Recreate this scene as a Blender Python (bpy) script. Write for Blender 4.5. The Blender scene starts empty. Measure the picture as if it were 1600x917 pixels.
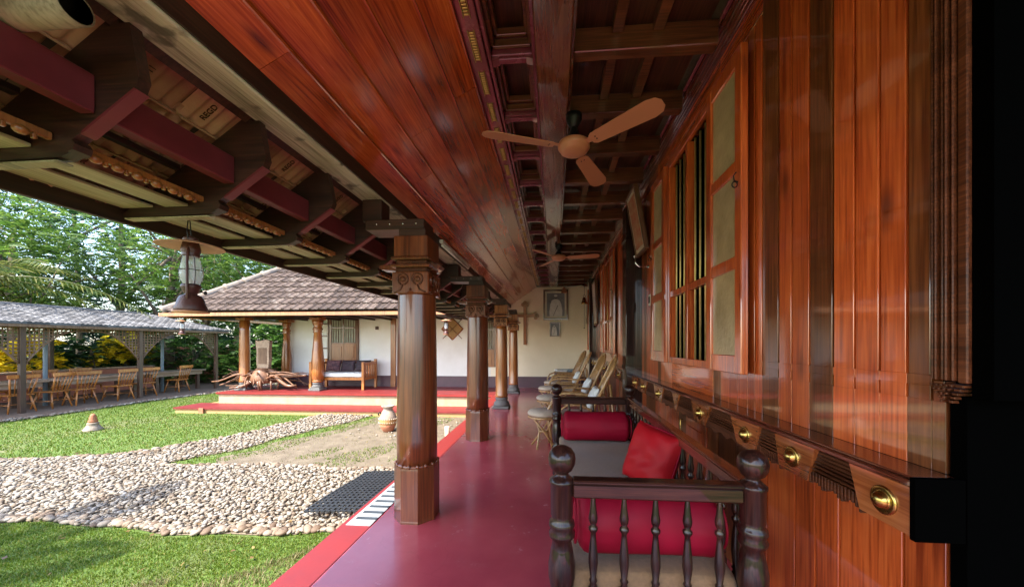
import bpy, bmesh, math, random
import numpy as np
from mathutils import Matrix, Vector, Euler

random.seed(7); RNG = np.random.default_rng(7)
R = math.radians
scene = bpy.context.scene
COL = scene.collection

# ------------------------------------------------------------------ camera
F_PX, CAM_H, YAW = 550.0, 1.3, R(4.5)
cam_d = bpy.data.cameras.new('camera'); cam = bpy.data.objects.new('camera', cam_d); COL.objects.link(cam)
cam.location = (0, 0, CAM_H); cam.rotation_euler = (R(90), 0, YAW)
cam_d.sensor_width = 36; cam_d.lens = F_PX / 1600 * 36
cam_d.shift_x = (800 - (865 - F_PX * math.tan(YAW))) / 1600
cam_d.shift_y = (538 - 458.5) / 1600
cam_d.clip_start = 0.02; cam_d.clip_end = 500
scene.camera = cam
scene.render.resolution_x, scene.render.resolution_y = 1024, 586

# ------------------------------------------------------------------ sky and sun
TO_SUN = Vector((-0.47, -0.65, 1.0)).normalized()
SUN_EL = math.asin(TO_SUN.z); SUN_AZ = math.atan2(TO_SUN.x, TO_SUN.y)
world = bpy.data.worlds.new('World'); scene.world = world; world.use_nodes = True
wn = world.node_tree.nodes; wl = world.node_tree.links
sky = wn.new('ShaderNodeTexSky'); sky.sky_type = 'NISHITA'; sky.sun_disc = False
sky.sun_elevation = SUN_EL; sky.sun_rotation = SUN_AZ % (2 * math.pi)
sky.air_density = 1.0; sky.dust_density = 1.6; sky.ozone_density = 1.0
wn['Background'].inputs['Strength'].default_value = 0.15
wl.new(sky.outputs[0], wn['Background'].inputs['Color'])
sun_d = bpy.data.lights.new('sun', 'SUN'); sun_d.energy = 2.6; sun_d.angle = R(0.55); sun_d.color = (1, 0.94, 0.84)
sun = bpy.data.objects.new('sun', sun_d); COL.objects.link(sun)
sun.rotation_euler = TO_SUN.to_track_quat('Z', 'Y').to_euler()
scene.view_settings.view_transform = 'Standard'; scene.view_settings.look = 'None'
scene.view_settings.gamma = 1.0; scene.view_settings.use_curve_mapping = False
scene.view_settings.exposure = 2.45
scene.cycles.use_denoising = True
scene.cycles.max_bounces = 8; scene.cycles.diffuse_bounces = 6; scene.cycles.glossy_bounces = 3; scene.cycles.transparent_max_bounces = 6
scene.cycles.sample_clamp_indirect = 8.0

# ------------------------------------------------------------------ helpers
class MB:
    def __init__(s): s.v = []; s.f = []; s.sm = []
    def add(s, vs, fs, smooth=False):
        n = len(s.v); s.v += [tuple(p) for p in vs]
        s.f += [tuple(i + n for i in f) for f in fs]; s.sm += [smooth] * len(fs); return s
    def box(s, x0, x1, y0, y1, z0, z1, m=None):
        vs = [Vector((x, y, z)) for z in (z0, z1) for y in (y0, y1) for x in (x0, x1)]
        if m: vs = [m @ p for p in vs]
        return s.add(vs, [(0, 2, 3, 1), (4, 5, 7, 6), (0, 1, 5, 4), (2, 6, 7, 3), (0, 4, 6, 2), (1, 3, 7, 5)])
    def cbox(s, c, d, m=None):
        M = Matrix.Translation(c) @ (m or Matrix())
        return s.box(-d[0]/2, d[0]/2, -d[1]/2, d[1]/2, -d[2]/2, d[2]/2, M)
    def rbox(s, x0, x1, y0, y1, z0, z1, b=0.004, m=None):        # box with chamfered edges
        bm = bmesh.new(); bmesh.ops.create_cube(bm, size=1)
        for v in bm.verts:
            v.co = Vector(((x0+x1)/2 + v.co.x*(x1-x0), (y0+y1)/2 + v.co.y*(y1-y0), (z0+z1)/2 + v.co.z*(z1-z0)))
        bmesh.ops.bevel(bm, geom=bm.edges[:], offset=b, segments=1, affect='EDGES')
        if m: bmesh.ops.transform(bm, matrix=m, verts=bm.verts)
        bm.verts.index_update()
        s.add([v.co.copy() for v in bm.verts], [[v.index for v in f.verts] for f in bm.faces]); bm.free(); return s
    def prism(s, poly, axis, a0, a1, m=None):
        # poly: 2-D points counter-clockwise; axis 'x' -> (y,z), 'y' -> (x,z), 'z' -> (x,y)
        def P(p, a): return {'x': (a, p[0], p[1]), 'y': (p[0], a, p[1]), 'z': (p[0], p[1], a)}[axis]
        n = len(poly); vs = [Vector(P(p, a0)) for p in poly] + [Vector(P(p, a1)) for p in poly]
        if m: vs = [m @ p for p in vs]
        fs = [tuple(range(n))[::-1], tuple(range(n, 2*n))] + [(i, (i+1) % n, n+(i+1) % n, n+i) for i in range(n)]
        return s.add(vs, fs)
    def lathe(s, prof, n=20, c=(0, 0, 0), m=None, smooth=True, cap=True, phase=0.0):
        vs = []; fs = []
        for r, z in prof:
            for k in range(n):
                a = 2*math.pi*k/n + phase; vs.append(Vector((r*math.cos(a), r*math.sin(a), z)))
        for i in range(len(prof)-1):
            for k in range(n):
                a, b = i*n+k, i*n+(k+1) % n; fs.append((a, b, b+n, a+n))
        if cap: fs += [tuple(range(n))[::-1], tuple(range((len(prof)-1)*n, len(prof)*n))]
        M = Matrix.Translation(c) @ (m or Matrix())
        return s.add([M @ p for p in vs], fs, smooth)
    def tube(s, pts, r, n=8, smooth=True, closed=False):
        pts = [Vector(p) for p in pts]; rr = r if isinstance(r, (list, tuple)) else [r]*len(pts)
        vs = []; fs = []; up = None
        for i, p in enumerate(pts):
            t = (pts[min(i+1, len(pts)-1)] - pts[max(i-1, 0)])
            if closed: t = pts[(i+1) % len(pts)] - pts[i-1]
            t = t.normalized() if t.length > 1e-9 else Vector((0, 0, 1))
            if up is None: up = Vector((0, 0, 1)) if abs(t.z) < .9 else Vector((1, 0, 0))
            a = t.cross(up); a = a.normalized() if a.length > 1e-6 else t.orthogonal().normalized()
            b = a.cross(t).normalized(); up = b
            for k in range(n):
                q = 2*math.pi*k/n; vs.append(p + (a*math.cos(q) + b*math.sin(q))*rr[i])
        L = len(pts)
        for i in range(L if closed else L-1):
            for k in range(n):
                a, b = i*n+k, i*n+(k+1) % n; c2, d2 = ((i+1) % L)*n+(k+1) % n, ((i+1) % L)*n+k
                fs.append((a, b, c2, d2))
        if not closed: fs += [tuple(range(n))[::-1], tuple(range((L-1)*n, L*n))]
        return s.add(vs, fs, smooth)
    def sphere(s, c, r, n=14, k=9, sq=None):
        rr = r if isinstance(r, (tuple, list)) else (r, r, r)
        prof = [(math.sin(math.pi*i/k), -math.cos(math.pi*i/k)) for i in range(k+1)]
        prof[0] = (1e-3, -1); prof[-1] = (1e-3, 1)
        M = Matrix.Diagonal((rr[0], rr[1], rr[2], 1))
        return s.lathe(prof, n, c, (sq or Matrix()) @ M)
    def mesh(s, name):
        me = bpy.data.meshes.new(name); me.from_pydata(s.v, [], s.f)
        if any(s.sm): me.polygons.foreach_set('use_smooth', s.sm)
        me.update(); return me

def obj(name, mb, mat=None, parent=None, loc=None, kind=None):
    me = mb.mesh(name) if isinstance(mb, MB) else mb
    if mat is not None and not me.materials: me.materials.append(mat)
    o = bpy.data.objects.new(name, me); COL.objects.link(o)
    if parent: o.parent = parent
    if loc is not None: o.location = loc
    if kind: o['kind'] = kind
    return o
def fixn(o):
    bm = bmesh.new(); bm.from_mesh(o.data); bmesh.ops.recalc_face_normals(bm, faces=bm.faces); bm.to_mesh(o.data); bm.free(); return o
def thing(name, label, cat, group=None):
    o = bpy.data.objects.new(name, None); COL.objects.link(o); o.empty_display_size = .1
    return tag(o, label, cat, group)
def tag(o, label, cat, group=None):
    o['label'] = label; o['category'] = cat
    if group: o['group'] = group
    return o
def settle(e, loc):                 # move the empty of a world-built thing to its base without moving the parts
    e.location = loc
    for c in e.children: c.matrix_parent_inverse = Matrix.Translation(-Vector(loc))
    return e
def place(e, loc, rz=0): e.location = loc; e.rotation_euler = (0, 0, rz); return e
def dup(root, loc, rz=0, label=None):
    r = root.copy(); COL.objects.link(r); place(r, loc, rz)
    if label: r['label'] = label
    for ch in list(root.children):
        c = ch.copy(); COL.objects.link(c); c.parent = r
        for g in list(ch.children):
            d = g.copy(); COL.objects.link(d); d.parent = c
    return r
def struct(name, mb, mat): return obj(name, mb, mat, kind='structure')
def lerp(a, b, t): return a + (b - a) * t
def ip(x, xs, ys): return float(np.interp(x, xs, ys))

# ------------------------------------------------------------------ materials
def mat_base(name):
    m = bpy.data.materials.new(name); m.use_nodes = True
    nt = m.node_tree; return m, nt, nt.nodes, nt.links, nt.nodes['Principled BSDF']
def ramp(n, stops):
    r = n.new('ShaderNodeValToRGB'); e = r.color_ramp.elements
    while len(e) < len(stops): e.new(0.5)
    for q, (p, c) in zip(e, stops): q.position = p; q.color = (*c, 1)
    return r
def wood(name, dark, mid, light, axis='Y', scale=1.0, rough=.28, coat=.5, bump=.08, vary=.25, wear=0.0, knots=False, cior=1.6, crough=.08, spec=.5):
    m, nt, n, l, b = mat_base(name)
    tc = n.new('ShaderNodeTexCoord'); oi = n.new('ShaderNodeObjectInfo')
    mul = n.new('ShaderNodeVectorMath'); mul.operation = 'MULTIPLY_ADD'
    comb = n.new('ShaderNodeCombineXYZ')
    for i in range(3): l.new(oi.outputs['Random'], comb.inputs[i])
    mul.inputs[1].default_value = (13.7, 27.1, 41.3); l.new(comb.outputs[0], mul.inputs[0]); l.new(tc.outputs['Object'], mul.inputs[2])
    mp = n.new('ShaderNodeMapping'); k = 9*scale; st = .9*scale
    mp.inputs['Scale'].default_value = {'X': (st, k, k), 'Y': (k, st, k), 'Z': (k, k, st)}[axis]
    l.new(mul.outputs[0], mp.inputs['Vector'])
    n1 = n.new('ShaderNodeTexNoise'); n1.inputs['Scale'].default_value = 1.0; n1.inputs['Detail'].default_value = 6; n1.inputs['Roughness'].default_value = .65; n1.inputs['Distortion'].default_value = 1.2
    l.new(mp.outputs[0], n1.inputs['Vector'])
    mp2 = n.new('ShaderNodeMapping'); k = 130*scale; st = 4*scale
    mp2.inputs['Scale'].default_value = {'X': (st, k, k), 'Y': (k, st, k), 'Z': (k, k, st)}[axis]
    l.new(mul.outputs[0], mp2.inputs['Vector'])
    n2 = n.new('ShaderNodeTexNoise'); n2.inputs['Scale'].default_value = 1.0; n2.inputs['Detail'].default_value = 5
    l.new(mp2.outputs[0], n2.inputs['Vector'])
    mx = n.new('ShaderNodeMath'); mx.operation = 'MULTIPLY_ADD'; mx.inputs[1].default_value = .55; h1 = n.new('ShaderNodeMath'); h1.operation = 'MULTIPLY'; h1.inputs[1].default_value = .6; l.new(n1.outputs[0], h1.inputs[0])
    l.new(n2.outputs[0], mx.inputs[0]); l.new(h1.outputs[0], mx.inputs[2])
    cr = ramp(n, [(.42, dark), (.575, mid), (.74, light)]); l.new(mx.outputs[0], cr.inputs[0])
    hs = n.new('ShaderNodeHueSaturation'); l.new(cr.outputs[0], hs.inputs['Color'])
    mr = n.new('ShaderNodeMapRange'); mr.inputs[3].default_value = 1-vary; mr.inputs[4].default_value = 1+vary
    l.new(oi.outputs['Random'], mr.inputs[0]); l.new(mr.outputs[0], hs.inputs['Value'])
    out = hs.outputs[0]
    if knots:
        mp3 = n.new('ShaderNodeMapping'); k3, s3 = 5.0, 1.6
        mp3.inputs['Scale'].default_value = {'X': (s3, k3, k3), 'Y': (k3, s3, k3), 'Z': (k3, k3, s3)}[axis]; l.new(mul.outputs[0], mp3.inputs['Vector'])
        vo = n.new('ShaderNodeTexVoronoi'); vo.inputs['Scale'].default_value = 1.0; l.new(mp3.outputs[0], vo.inputs['Vector'])
        kr = ramp(n, [(.04, (.75, .75, .75)), (.16, (0, 0, 0))]); l.new(vo.outputs['Distance'], kr.inputs[0])
        km = n.new('ShaderNodeMixRGB'); l.new(kr.outputs[0], km.inputs[0]); l.new(out, km.inputs[1]); km.inputs[2].default_value = (*[c*.25 for c in dark], 1); out = km.outputs[0]
        n4 = n.new('ShaderNodeTexNoise'); n4.inputs['Scale'].default_value = 2.2; n4.inputs['Detail'].default_value = 3; l.new(mul.outputs[0], n4.inputs['Vector'])
        mr4 = n.new('ShaderNodeMapRange'); mr4.inputs[1].default_value = .3; mr4.inputs[2].default_value = .7; mr4.inputs[3].default_value = .76; mr4.inputs[4].default_value = 1.16; l.new(n4.outputs[0], mr4.inputs[0])
        h4 = n.new('ShaderNodeHueSaturation'); l.new(out, h4.inputs['Color']); l.new(mr4.outputs[0], h4.inputs['Value']); out = h4.outputs[0]
    if wear > 0:
        n3 = n.new('ShaderNodeTexNoise'); n3.inputs['Scale'].default_value = 5; n3.inputs['Detail'].default_value = 6
        l.new(tc.outputs['Object'], n3.inputs['Vector'])
        c3 = ramp(n, [(.56, (0, 0, 0)), (.62, (wear, wear, wear))]); l.new(n3.outputs[0], c3.inputs[0])
        m3 = n.new('ShaderNodeMixRGB'); l.new(c3.outputs[0], m3.inputs[0]); l.new(out, m3.inputs[1]); m3.inputs[2].default_value = (*[c*.35 for c in dark], 1)
        out = m3.outputs[0]
    l.new(out, b.inputs['Base Color'])
    rr = n.new('ShaderNodeMapRange'); rr.inputs[3].default_value = max(.05, rough-.1); rr.inputs[4].default_value = rough+.14
    l.new(n1.outputs[0], rr.inputs[0]); l.new(rr.outputs[0], b.inputs['Roughness'])
    b.inputs['Coat Weight'].default_value = coat; b.inputs['Coat Roughness'].default_value = crough; b.inputs['Coat IOR'].default_value = cior; b.inputs['Specular IOR Level'].default_value = spec
    bp = n.new('ShaderNodeBump'); bp.inputs['Strength'].default_value = bump; bp.inputs['Distance'].default_value = .01
    l.new(mx.outputs[0], bp.inputs['Height']); l.new(bp.outputs[0], b.inputs['Normal'])
    return m
def plain(name, c1, c2=None, scale=8, rough=.5, bump=.1, metal=0, coat=0, detail=5, spec=.5, island=0, sheen=0, bscale=None, rvar=.1):
    m, nt, n, l, b = mat_base(name)
    c2 = c2 or tuple(x*.75 for x in c1)
    tc = n.new('ShaderNodeTexCoord'); no = n.new('ShaderNodeTexNoise'); no.inputs['Scale'].default_value = scale; no.inputs['Detail'].default_value = detail
    no.inputs['Roughness'].default_value = .62
    l.new(tc.outputs['Object'], no.inputs['Vector'])
    cr = ramp(n, [(.3, c2), (.7, c1)]); l.new(no.outputs[0], cr.inputs[0]); out = cr.outputs[0]
    if island:
        g = n.new('ShaderNodeNewGeometry'); hs = n.new('ShaderNodeHueSaturation'); mr = n.new('ShaderNodeMapRange')
        mr.inputs[3].default_value = 1-island; mr.inputs[4].default_value = 1+island
        l.new(g.outputs['Random Per Island'], mr.inputs[0]); l.new(mr.outputs[0], hs.inputs['Value']); l.new(out, hs.inputs['Color']); out = hs.outputs[0]
    l.new(out, b.inputs['Base Color'])
    b.inputs['Metallic'].default_value = metal; b.inputs['Coat Weight'].default_value = coat; b.inputs['Specular IOR Level'].default_value = spec
    b.inputs['Sheen Weight'].default_value = sheen
    rr = n.new('ShaderNodeMapRange'); rr.inputs[3].default_value = max(.03, rough-rvar); rr.inputs[4].default_value = min(1, rough+rvar)
    l.new(no.outputs[0], rr.inputs[0]); l.new(rr.outputs[0], b.inputs['Roughness'])
    if bump:
        n2 = n.new('ShaderNodeTexNoise'); n2.inputs['Scale'].default_value = bscale or scale*4; n2.inputs['Detail'].default_value = 4
        l.new(tc.outputs['Object'], n2.inputs['Vector'])
        bp = n.new('ShaderNodeBump'); bp.inputs['Strength'].default_value = bump; bp.inputs['Distance'].default_value = .01
        l.new(n2.outputs[0], bp.inputs['Height']); l.new(bp.outputs[0], b.inputs['Normal'])
    return m
def varied(name, stops, rough=.7, bump=.2, scale=12, bscale=60, by='object', mixn=.3, coat=0, spec=.5):
    # colour picked per object (or per island) from a ramp, broken up with noise
    m, nt, n, l, b = mat_base(name)
    tc = n.new('ShaderNodeTexCoord'); no = n.new('ShaderNodeTexNoise'); no.inputs['Scale'].default_value = scale; no.inputs['Detail'].default_value = 6
    src = n.new('ShaderNodeObjectInfo').outputs['Random'] if by == 'object' else n.new('ShaderNodeNewGeometry').outputs['Random Per Island']
    l.new(tc.outputs['Object'], no.inputs['Vector'])
    a = n.new('ShaderNodeMath'); a.operation = 'MULTIPLY_ADD'; a.inputs[1].default_value = mixn*2; l.new(no.outputs[0], a.inputs[0])
    s2 = n.new('ShaderNodeMath'); s2.operation = 'MULTIPLY_ADD'; s2.inputs[1].default_value = 1-mixn; s2.inputs[2].default_value = -mixn*.5
    l.new(src, s2.inputs[0]); l.new(s2.outputs[0], a.inputs[2])
    cr = ramp(n, stops); l.new(a.outputs[0], cr.inputs[0]); l.new(cr.outputs[0], b.inputs['Base Color'])
    b.inputs['Roughness'].default_value = rough; b.inputs['Coat Weight'].default_value = coat; b.inputs['Specular IOR Level'].default_value = spec
    if bump:
        n2 = n.new('ShaderNodeTexNoise'); n2.inputs['Scale'].default_value = bscale; n2.inputs['Detail'].default_value = 4; l.new(tc.outputs['Object'], n2.inputs['Vector'])
        bp = n.new('ShaderNodeBump'); bp.inputs['Strength'].default_value = bump; bp.inputs['Distance'].default_value = .01
        l.new(n2.outputs[0], bp.inputs['Height']); l.new(bp.outputs[0], b.inputs['Normal'])
    return m
def leafmat(name, stops, trans=.45):
    m, nt, n, l, b = mat_base(name)
    g = n.new('ShaderNodeNewGeometry'); cr = ramp(n, stops); l.new(g.outputs['Random Per Island'], cr.inputs[0])
    l.new(cr.outputs[0], b.inputs['Base Color']); b.inputs['Roughness'].default_value = .5; b.inputs['Specular IOR Level'].default_value = .35
    t = n.new('ShaderNodeBsdfTranslucent'); l.new(cr.outputs[0], t.inputs['Color'])
    mx = n.new('ShaderNodeMixShader'); mx.inputs[0].default_value = trans
    l.new(b.outputs[0], mx.inputs[1]); l.new(t.outputs[0], mx.inputs[2]); l.new(mx.outputs[0], n['Material Output'].inputs['Surface'])
    return m

M = {}
TEAK = ((.26, .036, .008), (.53, .095, .019), (.68, .16, .036))
M['wall_z'] = wood('varnished_teak_upright', *TEAK, axis='Z', scale=.8, rough=.3, coat=1.0, vary=.2, knots=True, cior=1.85, crough=.07)
M['wall_y'] = wood('varnished_teak_lengthwise', *TEAK, axis='Y', scale=.8, rough=.14, coat=1.0, vary=.15, bump=.04, cior=2.0, crough=.05)
M['wall_dark'] = wood('dark_teak_upright', (.07, .018, .005), (.15, .044, .012), (.25, .08, .022), axis='Z', scale=.8, rough=.4, spec=.25, cior=1.85, crough=.07, coat=.8, vary=.15)
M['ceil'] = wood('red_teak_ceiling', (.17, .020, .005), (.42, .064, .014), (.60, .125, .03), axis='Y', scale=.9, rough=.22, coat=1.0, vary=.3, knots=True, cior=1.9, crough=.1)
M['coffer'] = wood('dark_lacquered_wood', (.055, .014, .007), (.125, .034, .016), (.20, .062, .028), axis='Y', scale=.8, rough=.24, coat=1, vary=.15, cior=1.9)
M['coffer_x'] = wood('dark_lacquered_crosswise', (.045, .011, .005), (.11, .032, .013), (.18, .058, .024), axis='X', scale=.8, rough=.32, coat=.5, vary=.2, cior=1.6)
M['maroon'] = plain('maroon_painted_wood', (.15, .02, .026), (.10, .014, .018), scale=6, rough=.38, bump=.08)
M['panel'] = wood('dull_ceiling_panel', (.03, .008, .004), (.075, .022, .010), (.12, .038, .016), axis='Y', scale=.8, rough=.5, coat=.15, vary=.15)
M['purple'] = plain('plum_lacquer', (.22, .045, .075), (.15, .03, .05), scale=6, rough=.25, bump=.06, coat=.6)
M['roofwood'] = wood('dark_roof_timber', (.012, .004, .0025), (.032, .010, .0055), (.065, .021, .010), axis='X', scale=.8, rough=.5, coat=.1, vary=.2)
M['roofwood_y'] = wood('dark_roof_timber_long', (.009, .004, .003), (.024, .010, .006), (.05, .02, .011), axis='Y', scale=.8, rough=.5, coat=.1, vary=.2)
M['beam'] = wood('weathered_pale_beam', (.20, .175, .13), (.48, .43, .35), (.62, .57, .48), axis='Y', scale=.7, rough=.45, coat=.3, vary=.05, wear=.85, bump=.25)
M['soffit'] = wood('pale_soffit_board', (.16, .13, .075), (.32, .27, .165), (.43, .37, .24), axis='Y', scale=.7, rough=.6, coat=0, vary=.15)
M['column'] = wood('brown_varnished_column', (.055, .012, .004), (.13, .030, .009), (.22, .058, .016), axis='Z', scale=.7, rough=.3, coat=.55, cior=1.5, vary=.12)
M['column_old'] = wood('honey_varnished_column', (.14, .042, .009), (.29, .095, .02), (.43, .165, .04), axis='Z', scale=.7, rough=.28, coat=.6, vary=.12)
M['carve'] = wood('carved_dark_wood', (.03, .009, .004), (.08, .024, .009), (.16, .05, .02), axis='Y', scale=1.2, rough=.42, spec=.2, coat=.08, vary=.2)
M['plate'] = wood('polished_rail_face', (.16, .04, .012), (.30, .085, .025), (.42, .14, .045), axis='Y', scale=.8, rough=.14, coat=1.0, vary=.1, bump=.04, cior=2.2, crough=.05)
M['railtop'] = wood('dark_red_rail', (.045, .010, .006), (.11, .026, .012), (.19, .055, .025), axis='Y', scale=.9, rough=.2, coat=.8, vary=.1)
M['black'] = plain('black_jamb', (.001, .001, .001), (.001, .001, .001), rough=1, bump=0, spec=0)
M['brass'] = plain('aged_brass', (.62, .43, .13), (.40, .26, .07), scale=20, rough=.25, metal=1, bump=.05)
M['bar'] = plain('brass_bar', (.85, .68, .30), (.65, .5, .2), scale=20, rough=.35, metal=.6, bump=.03)
M['iron'] = plain('black_iron', (.02, .02, .022), rough=.45, metal=.6, bump=.05)
M['chrome'] = plain('chrome', (.7, .7, .7), rough=.15, metal=1, bump=0)
M['fan'] = plain('tan_fan_enamel', (.52, .21, .115), (.47, .19, .10), scale=3, rough=.4, bump=0, coat=.2)
M['furn'] = wood('dark_rosewood', (.006, .0025, .002), (.018, .006, .0045), (.045, .015, .010), axis='Z', scale=1.4, rough=.4, spec=.12, cior=1.5, crough=.03, coat=.6, vary=.15)
M['furn_y'] = wood('dark_rosewood_rail', (.008, .003, .0022), (.026, .008, .005), (.06, .019, .011), axis='X', scale=1.4, rough=.4, spec=.12, cior=1.5, crough=.03, coat=.5, vary=.15)
M['stone'] = plain('grey_granite_base', (.17, .165, .155), (.07, .07, .068), scale=45, rough=.75, bump=.4)
M['white'] = plain('white_plaster', (.84, .82, .77), (.72, .69, .63), scale=1.6, rough=.85, bump=.12, bscale=50)
M['cream'] = plain('cream_yellow_plaster', (.87, .79, .60), (.79, .70, .51), scale=1.4, rough=.8, bump=.1, bscale=50)
M['dado'] = plain('plum_oxide_dado', (.10, .045, .06), (.07, .033, .045), scale=4, rough=.4, bump=.05)
M['riser'] = plain('cream_riser', (.40, .32, .20), (.34, .235, .125), scale=5, rough=.7, bump=.1)
M['riser2'] = plain('ochre_riser', (.42, .24, .095), (.35, .2, .08), scale=5, rough=.7, bump=.1)
M['mattress'] = plain('taupe_linen', (.24, .135, .066), (.17, .095, .046), scale=60, rough=.95, bump=.35, bscale=350, sheen=.2)
M['satin'] = plain('crimson_satin', (.27, .002, .020), (.20, .0015, .014), scale=4, rough=.62, bump=.06, bscale=14, spec=.2)
M['satin2'] = plain('scarlet_satin', (.42, .006, .012), (.30, .004, .008), scale=4, rough=.58, bump=.06, bscale=14, spec=.22)
M['cane'] = wood('golden_cane', (.20, .10, .035), (.38, .21, .075), (.52, .33, .14), axis='Z', scale=1.5, rough=.35, coat=.4, vary=.15)
M['cushion'] = plain('beige_cushion', (.52, .42, .32), (.42, .33, .25), scale=20, rough=.9, bump=.2)
M['pillow'] = plain('white_lace_cloth', (.76, .77, .75), (.60, .61, .58), scale=30, rough=.9, bump=.3, bscale=90)
M['mat'] = plain('black_rubber', (.014, .016, .018), (.010, .011, .012), rough=.6, bump=.1)
M['lamp_iron'] = plain('rusty_maroon_enamel', (.085, .028, .022), (.045, .016, .013), scale=14, rough=.42, bump=.15)
M['lamp_brim'] = plain('tan_enamel_brim', (.55, .28, .15), (.42, .2, .1), scale=8, rough=.5, bump=.08)
M['terracotta'] = plain('terracotta', (.42, .17, .085), (.28, .10, .05), scale=10, rough=.85, bump=.25)
M['terra_wall'] = plain('pink_terracotta_wall', (.52, .19, .12), (.38, .13, .08), scale=4, rough=.85, bump=.25)
M['chairwood'] = wood('honey_pine', (.26, .080, .013), (.42, .145, .026), (.54, .225, .048), axis='Z', scale=1.5, rough=.4, coat=.3, vary=.2)
M['tablewood'] = wood('grey_brown_tabletop', (.18, .11, .07), (.32, .21, .135), (.44, .31, .21), axis='Y', scale=1, rough=.5, coat=.1, vary=.2)
M['lattice'] = wood('aged_lattice', (.085, .045, .024), (.16, .09, .05), (.25, .155, .09), axis='Z', scale=1.5, rough=.7, coat=0, vary=.1)
M['postwood'] = wood('dark_post', (.03, .012, .006), (.062, .026, .012), (.10, .045, .02), axis='Z', scale=1, rough=.5, coat=.2, vary=.15)
M['root'] = wood('driftwood', (.055, .022, .010), (.15, .065, .03), (.30, .155, .08), axis='Z', scale=1.6, rough=.6, coat=.1, vary=.2)
M['bark'] = plain('bark', (.22, .16, .11), (.09, .064, .045), scale=9, rough=.95, bump=.6, bscale=22)
M['earth'] = plain('packed_earth', (.19, .12, .075), (.12, .075, .048), scale=5, rough=.95, bump=.4, bscale=40)
M['urn'] = plain('grey_cream_clay', (.34, .28, .22), (.20, .15, .11), scale=14, rough=.85, bump=.3)
M['sandbed'] = plain('sandy_grit', (.25, .20, .14), (.15, .115, .075), scale=40, rough=.95, bump=.5, bscale=90)
M['room_dark'] = plain('unlit_room_dark', (.012, .013, .011), rough=.12, bump=0)
M['frost'] = plain('frosted_pane', (.52, .40, .23), (.32, .245, .14), scale=3.5, rough=.22, bump=.25, bscale=40)
M['curtain'] = plain('grey_green_curtain', (.42, .43, .34), (.32, .33, .26), scale=10, rough=.9, bump=.1)
M['print_dark'] = plain('photo_grey', (.10, .10, .115), (.22, .22, .24), scale=3, rough=.4, bump=0)
M['print_white'] = plain('photo_white', (.66, .65, .62), (.5, .49, .47), scale=14, rough=.4, bump=0)
M['print_skin'] = plain('photo_brown', (.10, .085, .075), rough=.4, bump=0)
M['mount'] = plain('cream_mount', (.70, .64, .5), rough=.6, bump=0)
M['frame'] = wood('brown_picture_frame', (.05, .018, .008), (.12, .045, .018), (.2, .08, .03), axis='Z', scale=1.5, rough=.35, coat=.4)
M['goldframe'] = plain('gilt_edge', (.50, .36, .12), rough=.35, metal=.7, bump=.1)
M['redprint'] = plain('red_print', (.45, .07, .04), (.5, .35, .2), scale=9, rough=.5, bump=0)
M['whiteplastic'] = plain('white_plastic', (.75, .74, .72), rough=.4, bump=0)
M['stripe_w'] = plain('white_paint', (.36, .38, .40), (.30, .32, .34), scale=12, rough=.5, bump=.05)
M['stripe_d'] = plain('slate_paint', (.045, .055, .065), rough=.55, bump=.05)
M['cross'] = wood('orange_brown_cross', (.16, .048, .010), (.27, .09, .02), (.35, .13, .032), axis='Z', scale=1.4, rough=.35, coat=.4)
M['weave'] = plain('woven_cane', (.42, .24, .09), (.28, .15, .05), scale=60, rough=.7, bump=.4)
M['bluepipe'] = plain('blue_grey_pipe', (.22, .28, .32), rough=.5, bump=.05)
M['dry'] = plain('dry_soil_patch', (.17, .135, .09), (.10, .075, .047), scale=5, rough=.95, bump=.5, bscale=70)
M['floralcloth'] = varied('dark_floral_cloth', [(.3, (.025, .012, .018)), (.55, (.06, .02, .03)), (.7, (.16, .06, .06))], scale=22, by='object', mixn=.5)
M['tile_under'] = varied('clay_tile_underside', [(.1, (.20, .075, .048)), (.5, (.40, .18, .11)), (.9, (.54, .31, .195))], rough=.8, bump=.3, scale=9, mixn=.35)
M['tile_top'] = varied('weathered_clay_tile', [(.1, (.024, .014, .008)), (.45, (.056, .033, .022)), (.75, (.092, .062, .046)), (.95, (.19, .155, .125))], rough=.75, bump=.3, scale=11, mixn=.45)
M['tile_grey'] = varied('grey_lichen_tile', [(.1, (.035, .033, .032)), (.5, (.085, .081, .08)), (.9, (.165, .16, .158))], rough=.8, bump=.3, scale=6, by='island', mixn=.4)
M['hip'] = plain('mortared_hip_tile', (.36, .27, .2), (.17, .145, .125), scale=9, rough=.85, bump=.4)
M['pebble'] = varied('river_pebble', [(.02, (.07, .04, .022)), (.2, (.14, .10, .062)), (.45, (.21, .172, .126)), (.75, (.265, .232, .187)), (1, (.32, .30, .265))], rough=.7, bump=.15, scale=14, by='island', mixn=.25)
M['pebble_o'] = varied('river_pebble_single', [(.05, (.08, .045, .024)), (.3, (.14, .092, .054)), (.6, (.20, .15, .10)), (1, (.28, .24, .19))], rough=.7, bump=.15, scale=14, by='object', mixn=.25)
M['grass'] = leafmat('grass_blades', [(0, (.055, .108, .006)), (.45, (.10, .170, .010)), (.8, (.16, .215, .022)), (1, (.26, .22, .07))], .35)
M['grass_dry'] = leafmat('dry_grass_blades', [(0, (.13, .14, .04)), (.5, (.21, .19, .08)), (1, (.29, .25, .13))], .3)
M['leaf_a'] = leafmat('feathery_green_leaf', [(0, (.03, .075, .013)), (.5, (.075, .15, .024)), (.85, (.13, .215, .036)), (1, (.22, .29, .06))])
M['leaf_b'] = leafmat('deep_green_leaf', [(0, (.008, .025, .009)), (.5, (.02, .06, .017)), (1, (.05, .11, .027))])
M['leaf_c'] = leafmat('bright_green_leaf', [(0, (.025, .07, .014)), (.5, (.06, .135, .024)), (1, (.13, .22, .045))])
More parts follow.
